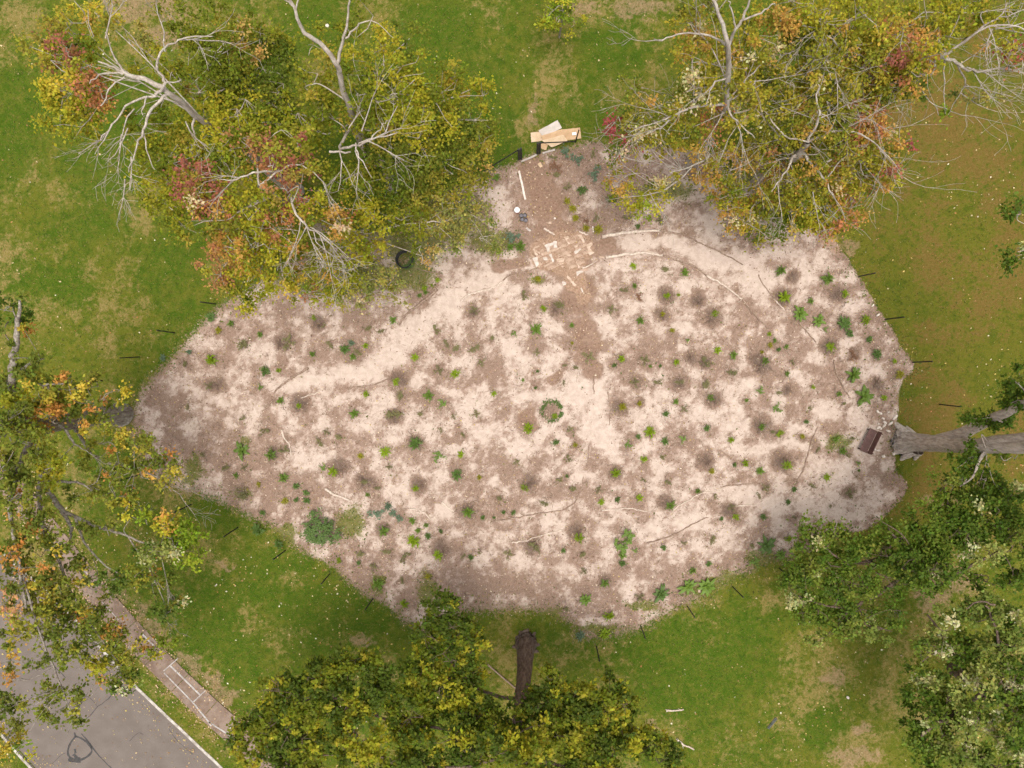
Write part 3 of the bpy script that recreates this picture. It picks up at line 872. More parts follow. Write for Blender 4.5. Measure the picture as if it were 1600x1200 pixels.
# --- A : upper left, bare grey limb
t = Tree((464, 298), "tree at upper left with bare forked grey limb and yellow and red leaves", 1, barkP)
t.ls = .62
t.limb([(464, 298, 0, .5), (420, 265, 5, .36), (361, 221, 10, .28), (312, 186, 13.2, .23), (270, 150, 15.5, .2), (235, 128, 16, .17), (195, 115, 16.4, .13)], 8, True, .03)
for L in ([(200, 117, 16.3, .1), (180, 105, 16.6, .08), (155, 97, 17, .05)], [(195, 115, 16.4, .09), (180, 90, 16.8, .06), (165, 50, 17.4, .03)], [(192, 116, 16.4, .08), (160, 115, 16.8, .06), (140, 130, 17, .03)],
          [(243, 147, 15.9, .11), (258, 130, 16.2, .1), (245, 108, 16.5, .09), (256, 78, 17, .07), (280, 62, 17.5, .05), (330, 57, 18, .025)], [(258, 80, 17, .05), (256, 60, 17.3, .03)],
          [(262, 147, 15.6, .12), (238, 170, 15.7, .1), (224, 205, 15.6, .08), (214, 225, 15.4, .06), (200, 270, 15, .03)], [(244, 150, 15.7, .09), (205, 160, 15.7, .07), (175, 195, 15.4, .05), (150, 225, 15, .02)],
          [(224, 205, 15.5, .05), (232, 240, 15.2, .04), (242, 265, 15, .02)], [(230, 150, 15.9, .06), (222, 180, 15.7, .03)], [(195, 120, 16.3, .06), (170, 140, 16.1, .05), (158, 165, 16, .03)],
          [(305, 180, 13.5, .12), (302, 200, 13.3, .07), (308, 222, 13, .04)], [(258, 130, 16.2, .06), (285, 125, 16.5, .03)]):
    t.limb(L, 6, wob=.03)
for (x, y, z, dx, dy, L) in ((175, 195, 15.4, -.5, -1, 1.5), (165, 210, 15, -.4, -1.2, 1.4), (210, 170, 15.5, -.6, -1, 1.8), (190, 210, 15.2, -.4, -1, 1.6), (205, 245, 15, 0, -1, 1.4), (200, 200, 15.3, -.4, -1, 1.7), (280, 62, 17.5, 1, .2, 2), (256, 65, 17.3, .2, 1, 1.4), (195, 280, 14.6, 0, -1, 1.6), (165, 60, 17.3, 0, 1, 1.6), (290, 190, 13.4, .6, -1, 1.8)):
    t.spray(P(x, y, z), Vector((dx, dy, 0)), L, .035, 2)
for b in ((72, 75, 15, 30, 32, 'red', 1), (105, 50, 14.5, 40, 36, 'yel', .8), (120, 100, 15, 42, 40, 'yg', .9), (115, 95, 16, 22, 22, 'red', .8), (100, 160, 14.5, 40, 40, 'yg', 1.1), (140, 140, 15, 36, 30, 'or', .9), (95, 125, 15, 34, 34, 'yel', .8), (125, 195, 14, 36, 28, 'yg', .8),
          (150, 20, 13, 40, 28, 'yel', .6), (130, 15, 15, 18, 14, 'red', .5), (200, 60, 12, 36, 24, 'sp', .35), (225, 95, 12, 34, 26, 'yg', .5), (300, 30, 13, 50, 34, 'ol', .7), (350, 75, 13, 56, 42, 'ol', 1.1), (330, 120, 12, 60, 40, 'ol', 1.2), (400, 110, 11, 56, 54, 'gr', 1.1), (370, 40, 12, 50, 34, 'or', .5),
          (245, 195, 12, 44, 30, 'ol', 1), (250, 250, 12, 44, 40, 'yg', 1.1), (300, 250, 13, 40, 34, 'yg', 1.1), (330, 190, 12, 50, 44, 'yg', 1), (430, 165, 11, 50, 44, 'gr', 1.1), (380, 180, 12.5, 40, 34, 'yg', .9), (275, 110, 12, 26, 24, 'yg', .6), (420, 60, 11, 40, 40, 'ol', .6)):
    t.blob(*b[:6], dens=b[6] * 1.25, size=.44)
t.build("maple_tree")

# --- B : tree whose pale leader forks to the top edge
t = Tree((615, 290), "tree with pale forked leader reaching the top edge, olive crown", 2, barkP)
t.ls = .62
t.limb([(615, 290, 0, .5), (585, 245, 5, .36), (560, 207, 9, .28), (546, 170, 12, .22), (532, 120, 14.5, .19), (527, 100, 15.2, .17), (500, 68, 16, .15), (472, 45, 16.8, .12), (458, 10, 17.5, .09), (440, -10, 18, .06)], 8, True, .03)
for L in ([(527, 100, 15.2, .12), (536, 65, 16, .1), (544, 30, 16.8, .07), (546, -5, 17.5, .05)], [(540, 60, 16.2, .07), (560, 42, 16.5, .05), (585, 33, 16.8, .03), (615, 60, 16.5, .015)], [(463, 20, 17.3, .06), (465, -10, 17.8, .04)], [(458, 10, 17.5, .06), (444, -4, 17.9, .05)],
          [(552, 190, 10.5, .12), (530, 230, 12, .1), (545, 230, 13.5, .09), (580, 218, 14.2, .07), (622, 207, 14.8, .03)], [(515, 237, 12.6, .1), (545, 238, 13, .06)], [(556, 224, 14, .06), (562, 245, 14, .05), (582, 278, 13.5, .02)],
          [(546, 170, 12, .08), (575, 155, 12.5, .05), (590, 145, 12.5, .03)], [(580, 218, 14.2, .05), (600, 195, 14.6, .03), (608, 188, 14.7, .015)]):
    t.limb(L, 6, wob=.03)
for (x, y, z, dx, dy, L) in ((560, 224, 14, 1, .3, 2), (575, 220, 14.2, 1, -.4, 1.8), (555, 235, 13.8, .3, -1, 2), (590, 214, 14.4, 1, .6, 1.6), (565, 205, 14, .3, 1, 1.8), (530, 235, 13, .2, -1, 1.8), (545, 200, 12.5, .3, .3, 2)):
    t.spray(P(x, y, z), Vector((dx, dy, 0)), L, .035, 2)
for b in ((560, 35, 13, 40, 34, 'ol', .35), (600, 90, 13, 50, 40, 'yg', .7), (640, 60, 11, 34, 30, 'gr', .35), (570, 110, 13, 36, 36, 'yg', .7), (620, 150, 12.5, 56, 40, 'yg', 1), (680, 130, 11.5, 50, 36, 'ol', .8), (735, 140, 10, 40, 36, 'yg', .7), (660, 190, 11.5, 56, 40, 'yg', 1.1), (590, 190, 11, 40, 36, 'ol', .9), (720, 190, 10, 50, 34, 'gr', .9),
          (740, 225, 9, 36, 34, 'ol', .9), (640, 235, 10, 60, 36, 'gr', 1.2), (690, 250, 9, 56, 36, 'gr', 1.2), (600, 260, 8.5, 50, 34, 'gr', 1.1), (740, 270, 7.5, 34, 24, 'gr', .8), (560, 160, 13, 30, 40, 'ol', .6), (490, 130, 13, 36, 40, 'ol', .7), (510, 180, 12, 40, 36, 'ol', .8), (470, 190, 11, 40, 40, 'yg', .8), (490, 70, 12, 30, 30, 'ol', .25),
          (660, 285, 7.5, 50, 24, 'gr', 1), (560, 280, 9, 36, 30, 'ol', .9), (600, 310, 8, 40, 26, 'gr', .8), (720, 120, 10.5, 30, 24, 'or', .5)):
    t.blob(*b[:6], dens=b[6] * 1.3, size=.42)
t.build("maple_tree")

# --- C : red tinted crown over the left end of the bed
t = Tree((538, 378), "tree with crimson and orange tinted crown over the left side of the sand bed", 3, barkP)
t.ls = .62
t.limb([(538, 378, 0, .5), (500, 352, 5, .36), (462, 327, 9.5, .26), (432, 306, 12.5, .18), (405, 290, 14, .12)], 8, True, .03)
for L in ([(450, 318, 11, .1), (455, 305, 13.4, .09), (462, 335, 14, .08), (485, 355, 13.8, .06), (515, 378, 13.3, .03)], [(440, 268, 13.5, .07), (405, 268, 14.5, .07), (370, 280, 14.6, .05), (345, 280, 14.8, .02)], [(405, 290, 14, .08), (440, 265, 14, .07), (470, 258, 13.8, .05), (505, 285, 13, .04), (512, 300, 12.8, .03)],
          [(432, 306, 12.5, .1), (410, 350, 12, .07), (400, 400, 11, .05), (385, 440, 10.5, .03)], [(432, 306, 12.5, .1), (370, 330, 12.5, .07), (330, 330, 13, .05)], [(405, 290, 14, .08), (400, 240, 13, .06), (390, 200, 12, .04)], [(500, 352, 5, .14), (560, 360, 7, .1), (640, 350, 7.5, .07), (700, 345, 7, .05)], [(500, 352, 5, .12), (520, 400, 6.5, .08), (560, 435, 6.5, .05)]):
    t.limb(L, 6, wob=.03)
for (x, y, z, dx, dy, L) in ((475, 345, 14, .6, -1, 2), (485, 355, 13.8, 1, -.8, 2.2), (490, 360, 13.7, .2, -1, 2.2), (480, 352, 13.8, -.4, -1, 2), (505, 372, 13.4, 1, -.6, 1.8), (500, 368, 13.4, .4, -1, 2), (470, 345, 13.9, -.2, -1, 1.8), (375, 278, 14.6, -1, .4, 1.6), (365, 282, 14.6, -1, -.5, 1.6), (505, 285, 13, .3, -1, 1.2)):
    t.spray(P(x, y, z), Vector((dx, dy, 0)), L, .03, 2)
for b in ((478, 322, 13, 28, 22, 'yg', 1), (515, 350, 11.5, 30, 22, 'or', 1), (535, 372, 10, 26, 18, 'yg', .9), (450, 300, 14.6, 26, 14, 'red', .8), (385, 225, 13.5, 32, 22, 'red', 1), (310, 290, 13.5, 32, 40, 'red', 1.1), (330, 320, 13, 30, 30, 'or', 1), (430, 250, 14, 32, 28, 'red', 1), (465, 225, 13.5, 24, 24, 'red', .9), (440, 280, 14, 28, 20, 'red', .9), (475, 260, 13.2, 24, 20, 'red', .8), (350, 230, 13, 34, 30, 'yg', 1), (400, 200, 12, 50, 26, 'yg', 1), (345, 260, 13, 44, 30, 'yg', 1), (390, 320, 13, 44, 34, 'yg', 1.1),
          (345, 415, 11.5, 26, 34, 'red', .9), (365, 380, 12, 40, 36, 'or', 1.1), (400, 380, 12, 44, 40, 'yg', 1.1), (300, 345, 12.5, 40, 26, 'ol', 1), (250, 310, 12, 36, 24, 'yg', 1), (280, 240, 12, 40, 34, 'ol', 1), (440, 350, 12, 40, 40, 'or', .9), (440, 420, 10, 40, 34, 'yg', 1), (390, 440, 10.5, 40, 24, 'yg', .9), (375, 455, 10, 34, 16, 'yg', .6), (392, 482, 9.5, 14, 18, 'yg', .8),
          (510, 330, 11, 36, 34, 'or', .8), (530, 290, 10.5, 34, 30, 'yg', .9), (490, 410, 9, 40, 34, 'or', .7), (470, 455, 8, 34, 18, 'or', .4), (540, 400, 8, 36, 34, 'yg', .8), (530, 440, 7, 40, 24, 'yg', .6), (585, 435, 6.5, 38, 26, 'sp', .6), (560, 468, 6, 44, 16, 'sp', .4), (610, 462, 6, 28, 18, 'sp', .35), (500, 460, 7, 30, 16, 'yg', .5), (620, 440, 6, 20, 14, 'ol', .4), (660, 400, 6, 18, 20, 'ol', .5), (650, 355, 7, 40, 18, 'ol', .6), (570, 350, 9, 40, 34, 'yg', .9), (620, 328, 8, 44, 26, 'ol', .9),
          (680, 330, 7, 44, 34, 'sp', .8), (730, 350, 6.5, 40, 34, 'sp', .7), (690, 375, 6.5, 30, 20, 'sp', .4), (760, 380, 6, 26, 20, 'sp', .3), (578, 388, 7, 24, 22, 'ol', .6), (700, 300, 7, 40, 20, 'ol', .6), (270, 285, 12, 34, 26, 'yg', .9)):
    t.blob(*b[:6], dens=b[6] * 1.3, size=.42)
t.build("maple_tree")

# --- sapling at the top edge
t = Tree((874, 58), "small thin yellow green sapling at the top edge of the lawn", 4, barkG, leaf=.15)
t.limb([(874, 58, 0, .07), (877, 38, 2, .05), (880, 15, 3.6, .03)], 6, True)
for b in ((878, 18, 3.6, 28, 22, 'lime', .9), (892, 34, 3, 18, 14, 'yg', .8), (864, 36, 3, 20, 14, 'yg', .8), (880, -5, 3.8, 30, 18, 'lime', .9)):
    t.blob(*b[:6], dens=b[6], rz=.8, size=.3)
t.build("sapling", group=None)

# --- D : upper right, left of the pair
t = Tree((1080, 258), "tree right of the cardboard pile with long pale forked stem and sparse leaves", 5, barkG)
t.ls = .72
t.over = 1
t.limb([(1080, 258, 0, .42), (1098, 228, 4, .3), (1115, 198, 8, .23), (1134, 165, 11.5, .18), (1137, 120, 13.5, .16), (1138, 75, 15.5, .14), (1128, 40, 16.3, .11), (1115, 0, 17, .08), (1108, -25, 17.5, .05)], 8, True, .02)
for L in ([(1138, 72, 15.5, .1), (1150, 45, 16.3, .09), (1165, 20, 16.8, .07), (1172, -10, 17.3, .04)], [(1158, 32, 16.5, .06), (1190, 20, 16.8, .05), (1210, 5, 17, .03)], [(1150, 45, 16.3, .05), (1145, 20, 16.8, .04), (1138, 0, 17, .03)], [(1134, 165, 11.5, .1), (1085, 166, 12, .09), (1050, 185, 12, .07), (1032, 200, 11.8, .05), (1010, 210, 11.6, .02)],
          [(1062, 178, 12, .06), (1030, 188, 12, .05), (985, 205, 11.6, .02)], [(1136, 72, 15.4, .07), (1110, 57, 15.6, .06), (1065, 52, 15.6, .05), (1035, 62, 15.5, .04), (1020, 60, 15.5, .02)], [(1090, 53, 15.6, .03), (1075, 35, 16, .02)], [(1115, 198, 8, .1), (1110, 240, 8.5, .08), (1085, 258, 8.8, .06), (1047, 270, 9, .03)], [(1137, 120, 13.5, .06), (1112, 135, 13.8, .05), (1105, 165, 13.5, .02)],
          [(1134, 165, 11.5, .08), (1160, 130, 12.4, .05), (1190, 100, 13, .03)], [(1134, 165, 11.5, .07), (1150, 190, 11.5, .05), (1180, 215, 11, .03)], [(1110, 230, 7.5, .07), (1050, 290, 7.5, .05), (1010, 305, 7.3, .03)]):
    t.limb(L, 6, wob=.03)
for (x, y, z, dx, dy, L) in ((1032, 200, 11.8, -1, -.4, 2), (1010, 305, 7.3, -1, -.4, 2.2), (1015, 300, 7.3, .3, -1, 2), (1035, 62, 15.5, -1, 0, 1.4), (1112, 135, 13.8, -.6, -.6, 1.6), (1145, 155, 12, 1, .6, 2), (1050, 185, 12, -1, .5, 2.2), (1150, 190, 11.5, .3, -1, 2.2), (1160, 130, 12.4, 1, .2, 2.2), (1000, 205, 11.6, -.8, -.8, 2), (1130, 175, 11.5, -.5, -1, 2.4)):
    t.spray(P(x, y, z), Vector((dx, dy, 0)), L, .028, 2)
for b in ((1075, 30, 13.5, 30, 30, 'ola', .5), (1080, 85, 13, 32, 36, 'ola', .6), (1085, 140, 12.5, 36, 30, 'ola', .6), (1120, 100, 12.5, 34, 40, 'ola', .7), (1170, 60, 13, 36, 40, 'ola', .8), (1105, 10, 14.5, 30, 20, 'ola', .5), (1000, 175, 10.5, 34, 24, 'gr', .5), (985, 140, 9.5, 26, 20, 'gr', .3), (965, 200, 10, 16, 20, 'crim', .6), (1000, 210, 10.5, 34, 24, 'ola', .5), (1040, 180, 11.5, 34, 26, 'ola', .5),
          (1030, 225, 9.5, 36, 20, 'ola', .4), (1080, 200, 11, 36, 30, 'ola', .6), (960, 235, 8.5, 14, 26, 'gr', .5), (965, 280, 7, 22, 26, 'ola', .5), (1000, 310, 6.5, 32, 20, 'yg', .6), (1010, 330, 6, 20, 12, 'lime', .6), (1040, 290, 7, 26, 20, 'ola', .4), (1100, 235, 9, 36, 22, 'ola', .5), (1130, 190, 10.5, 34, 30, 'or', .5), (1130, 260, 8, 34, 26, 'ola', .4), (1180, 120, 12, 36, 36, 'ola', .7), (1160, 170, 11, 30, 30, 'ola', .7), (958, 190, 10.6, 10, 8, 'crim', .8), (1125, 145, 12.5, 10, 8, 'crim', .6), (1112, 4, 16.5, 10, 6, 'crim', .6)):
    t.blob(*b[:6], dens=b[6] * 2.0, size=.42, nl=22)
t.build("oak_tree")

# --- E : lower stem of the upper right group
t = Tree((1165, 302), "tree overhanging the top corner of the sand bed, orange and olive leaves", 6, barkG)
t.ls = .72
t.over = 1
t.limb([(1165, 302, 0, .45), (1202, 272, 4.5, .34), (1245, 245, 8.5, .26), (1253, 236, 9.3, .22), (1262, 222, 10.5, .15)], 8, True, .02)
for L in ([(1250, 242, 8.8, .14), (1238, 246, 9, .1), (1232, 262, 9, .07), (1215, 285, 8.7, .05), (1205, 300, 8.5, .02)], [(1255, 238, 9.2, .12), (1270, 260, 9, .08), (1290, 280, 8.8, .07), (1302, 310, 8.5, .03)], [(1262, 222, 10.5, .1), (1280, 185, 11.5, .08), (1275, 155, 12, .06), (1280, 130, 12.3, .03)], [(1262, 222, 10.5, .09), (1310, 205, 11, .07), (1355, 215, 11, .05), (1385, 245, 10.8, .02)],
          [(1245, 245, 8.5, .1), (1205, 200, 10, .06), (1180, 170, 10.8, .04)], [(1270, 260, 9, .07), (1320, 240, 9.6, .06), (1340, 250, 9.6, .05), (1350, 275, 9.3, .02)], [(1262, 222, 10.5, .06), (1225, 210, 10.8, .05), (1195, 172, 11, .03)], [(1290, 280, 8.8, .06), (1330, 235, 10, .04), (1360, 240, 10, .03)]):
    t.limb(L, 6, wob=.03)
for (x, y, z, dx, dy, L) in ((1280, 150, 12, 0, 1, 2.2), (1355, 215, 11, 1, -.4, 2.2), (1330, 240, 9.7, 1, -.2, 2.4), (1300, 300, 8.6, .3, -1, 1.8), (1215, 285, 8.7, -.4, -1, 2), (1270, 300, 8.6, .2, -1, 2), (1310, 205, 11, 1, .5, 2.6), (1280, 185, 11.5, 1, .4, 2), (1270, 185, 11.5, -1, .5, 2), (1345, 250, 9.6, .6, -1, 2), (1250, 245, 9, -1, -.3, 2.4), (1290, 260, 9, 1, 0, 2.4)):
    t.spray(P(x, y, z), Vector((dx, dy, 0)), L, .03, 2)
for b in ((1260, 330, 7.2, 40, 26, 'yg', .7), (1310, 345, 7, 34, 20, 'or', .6), (1160, 345, 6, 30, 20, 'ola', .6), (1140, 310, 6.5, 30, 24, 'yg', .5), (1200, 365, 5.5, 34, 14, 'gr', .6), (1240, 190, 10.5, 40, 34, 'ola', .7), (1290, 180, 11, 44, 36, 'ola', .8), (1345, 190, 10.5, 40, 34, 'or', .8), (1380, 235, 10, 34, 34, 'or', .7), (1330, 225, 10, 40, 30, 'or', .7), (1280, 235, 9.5, 40, 30, 'ola', .8), (1230, 245, 8.5, 36, 30, 'ola', .7), (1190, 240, 8, 34, 30, 'ola', .6), (1220, 290, 7.5, 40, 30, 'ola', .8), (1270, 285, 8, 40, 30, 'ola', .8), (1320, 280, 8.5, 40, 34, 'or', .7),
          (1360, 285, 8.5, 30, 30, 'yg', .6), (1385, 270, 9.5, 20, 20, 'or', .6), (1290, 330, 7, 44, 24, 'yg', .7), (1230, 335, 6, 44, 26, 'gr', .7), (1180, 320, 5.5, 36, 26, 'ola', .6), (1175, 350, 5, 26, 14, 'yg', .5), (1150, 290, 6.5, 36, 26, 'ola', .5), (1413, 230, 10.4, 12, 14, 'crim', .8), (1395, 262, 10, 18, 12, 'red', .6), (1285, 355, 6, 30, 12, 'or', .45), (1340, 320, 7.5, 26, 22, 'or', .5), (1110, 270, 7, 30, 26, 'ola', .4), (1250, 355, 5.5, 20, 10, 'or', .4), (1210, 215, 9.5, 30, 26, 'red', .35)):
    t.blob(*b[:6], dens=b[6] * 2.0, size=.42, nl=22)
t.build("oak_tree")

# --- F : top right corner
t = Tree((1300, 214), "tree in the top right corner with tangled bare pale twigs and reddish tips", 7, barkG)
t.over = 1
t.ls = .58
t.over = 1
t.limb([(1300, 214, 0, .48), (1355, 172, 5, .36), (1415, 127, 9, .28), (1462, 92, 11.8, .24), (1480, 85, 12.4, .17)], 8, True, .02)
for L in ([(1470, 88, 12, .14), (1495, 98, 12.2, .12), (1520, 110, 12.3, .09), (1560, 108, 12.6, .07), (1590, 112, 12.8, .05), (1625, 130, 13, .03)], [(1480, 85, 12.4, .1), (1540, 40, 13.3, .08), (1560, 28, 13.5, .06), (1575, 5, 13.8, .04)], [(1480, 85, 12.4, .1), (1545, 40, 13.8, .07), (1600, 45, 14, .05)], [(1560, 30, 13.5, .05), (1580, 22, 13.8, .04), (1610, 12, 14, .03)],
          [(1495, 98, 12.2, .07), (1508, 125, 11.5, .06), (1500, 145, 11, .04), (1480, 180, 10.3, .02)], [(1415, 127, 9, .1), (1360, 120, 10.5, .08), (1300, 60, 12.5, .06), (1255, 40, 13.2, .03)], [(1415, 127, 9, .09), (1390, 60, 12, .06), (1400, 20, 13, .03)], [(1310, 30, 13, .07), (1275, 50, 12.7, .05), (1255, 60, 12.5, .03)], [(1360, 120, 10.5, .06), (1315, 130, 11, .05), (1270, 90, 12, .04), (1240, 75, 12.3, .02)], [(1475, 90, 12, .06), (1475, 140, 11, .04), (1476, 172, 10.4, .02)], [(1600, 130, 12.8, .03), (1590, 150, 12.5, .02), (1560, 160, 12, .01)]):
    t.limb(L, 6, wob=.03)
for (x, y, z, dx, dy, L) in ((1510, 105, 12.3, 1, -.4, 2.6), (1530, 108, 12.4, 1, -.6, 2.4), (1500, 100, 12.2, 1, .3, 2.6), (1550, 40, 13.4, 1, -.4, 2.6), (1560, 108, 12.6, 1, .4, 2), (1500, 145, 11, .8, -.6, 2), (1505, 135, 11.3, 1, -.3, 2.2), (1520, 110, 12.2, .3, -1, 2), (1555, 45, 13.6, 1, .2, 2.4), (1540, 60, 13, 1, -1, 2.2), (1570, 60, 13.2, .6, -1, 2.2), (1310, 30, 13, -1, -.6, 2.4), (1275, 60, 12.5, .3, -1, 2.4), (1300, 90, 12, 0, -1, 2.4), (1400, 90, 11, 1, 1, 2.4), (1360, 110, 10.8, -.5, -1, 2.6), (1550, 45, 13.5, -.2, -1, 2.2), (1545, 42, 13.5, .4, -1, 2.2)):
    t.spray(P(x, y, z), Vector((dx, dy, 0)), L, .03, 2)
for b in ((1425, 112, 12.2, 34, 24, 'or', .9), (1390, 140, 11, 30, 22, 'ola', .9), (1450, 92, 13.2, 26, 18, 'yg', .7), (1360, 165, 9.5, 30, 22, 'ola', .8), (1220, 25, 13, 40, 30, 'ola', .8), (1270, 20, 13, 40, 30, 'yg', .8), (1230, 90, 12, 40, 40, 'ola', .9), (1290, 75, 12.5, 44, 36, 'ola', .9), (1340, 30, 13, 44, 34, 'yg', .8), (1350, 90, 12, 44, 34, 'or', .8), (1400, 50, 12.5, 40, 34, 'or', .8), (1450, 25, 12.5, 40, 30, 'yg', .7), (1410, 110, 11, 34, 30, 'or', .7), (1375, 130, 11, 34, 30, 'ola', .8), (1310, 130, 11.5, 40, 30, 'ola', .9), (1260, 130, 11.5, 40, 30, 'ola', .9),
          (1210, 150, 11, 34, 30, 'ola', .7), (1500, 20, 12.5, 40, 26, 'yg', .6), (1470, 60, 12, 30, 20, 'ola', .5), (1590, 85, 13.5, 20, 18, 'crim', .5), (1560, 80, 13, 24, 20, 'or', .3), (1530, 145, 11, 34, 20, 'sp', .35), (1480, 170, 10.5, 10, 8, 'lime', .5), (1570, 15, 13.5, 34, 24, 'yg', .45), (1430, 80, 11.5, 30, 24, 'or', .5), (1385, 95, 12, 30, 24, 'red', .4), (1590, 60, 13.5, 24, 14, 'yg', .4), (1430, 145, 10, 26, 20, 'gr', .4)):
    t.blob(*b[:6], dens=b[6] * 2.0, size=.42, nl=22)
t.build("oak_tree")

# --- G : left edge oak
t = Tree((190, 648), "large oak at the left edge with orange tinged leaves over the sidewalk and road", 8, barkO, leaf=.17)
t.limb([(190, 648, 0, .85), (172, 649, 1.2, .6), (140, 653, 3.5, .52), (85, 662, 7, .46), (50, 668, 9, .42), (15, 672, 11, .36), (-40, 680, 13, .28)], 10, True, .03)
for L in ([(75, 664, 7.5, .26), (60, 690, 8.5, .24), (68, 730, 8.7, .2), (75, 765, 8.7, .17), (95, 795, 8.5, .12), (118, 808, 8.2, .1), (160, 825, 7.8, .08), (200, 838, 7.5, .06), (262, 862, 7, .03)], [(68, 730, 8.7, .14), (62, 775, 9, .12), (66, 820, 9.2, .1), (75, 860, 9.2, .06)], [(95, 795, 8.5, .1), (112, 825, 8.4, .09), (110, 840, 8.3, .05)], [(70, 752, 8.7, .09), (100, 752, 8.5, .07), (125, 755, 8.3, .06), (143, 767, 8.2, .03)],
          [(50, 668, 9, .2), (22, 620, 10.5, .18), (18, 575, 11.5, .16), (25, 535, 12, .14), (28, 500, 12.3, .1), (32, 470, 12.6, .05)], [(20, 585, 11.3, .08), (45, 570, 11.2, .06), (70, 560, 11, .03)], [(50, 656, 9.2, .1), (90, 662, 9.5, .09), (108, 680, 9.5, .07), (118, 695, 9.4, .05), (135, 704, 9.2, .02)], [(85, 660, 7, .12), (110, 650, 8.2, .08), (150, 630, 8.6, .04)],
          [(110, 655, 5, .12), (130, 690, 6.5, .09), (150, 715, 7, .07), (200, 730, 7, .05), (245, 745, 6.8, .04), (268, 768, 6.6, .02)], [(50, 680, 9, .16), (25, 740, 10.5, .13), (15, 800, 11, .1), (30, 880, 11.3, .07), (40, 950, 11.3, .05)], [(66, 820, 9.2, .08), (100, 900, 9.4, .06), (150, 990, 9.2, .04), (190, 1040, 8.5, .03)], [(30, 880, 11.3, .06), (60, 980, 11, .05), (90, 1060, 10.3, .04), (110, 1110, 9.8, .02)], [(60, 600, 10, .06), (75, 602, 10.5, .06), (100, 600, 10.5, .03)], [(75, 602, 10.4, .05), (78, 612, 10.2, .03)], [(118, 808, 8.2, .08), (140, 860, 8.4, .05), (190, 900, 8, .03)], [(200, 838, 7.5, .04), (240, 900, 7.4, .03), (262, 960, 7, .02)]):
    t.limb(L, 7, wob=.03)
for (x, y, z, dx, dy, L) in ((262, 760, 6.6, 1, .3, 2), (270, 765, 6.5, 1, -.4, 1.8), (255, 755, 6.7, 1, .8, 1.4), (135, 704, 9.2, 1, -1, 1.2), (230, 820, 7, -.4, .8, 1.4), (145, 870, 8.4, .5, -1, 1.2), (260, 970, 7, .4, -.6, 1)):
    t.spray(P(x, y, z), Vector((dx, dy, 0)), L, .028, 2)
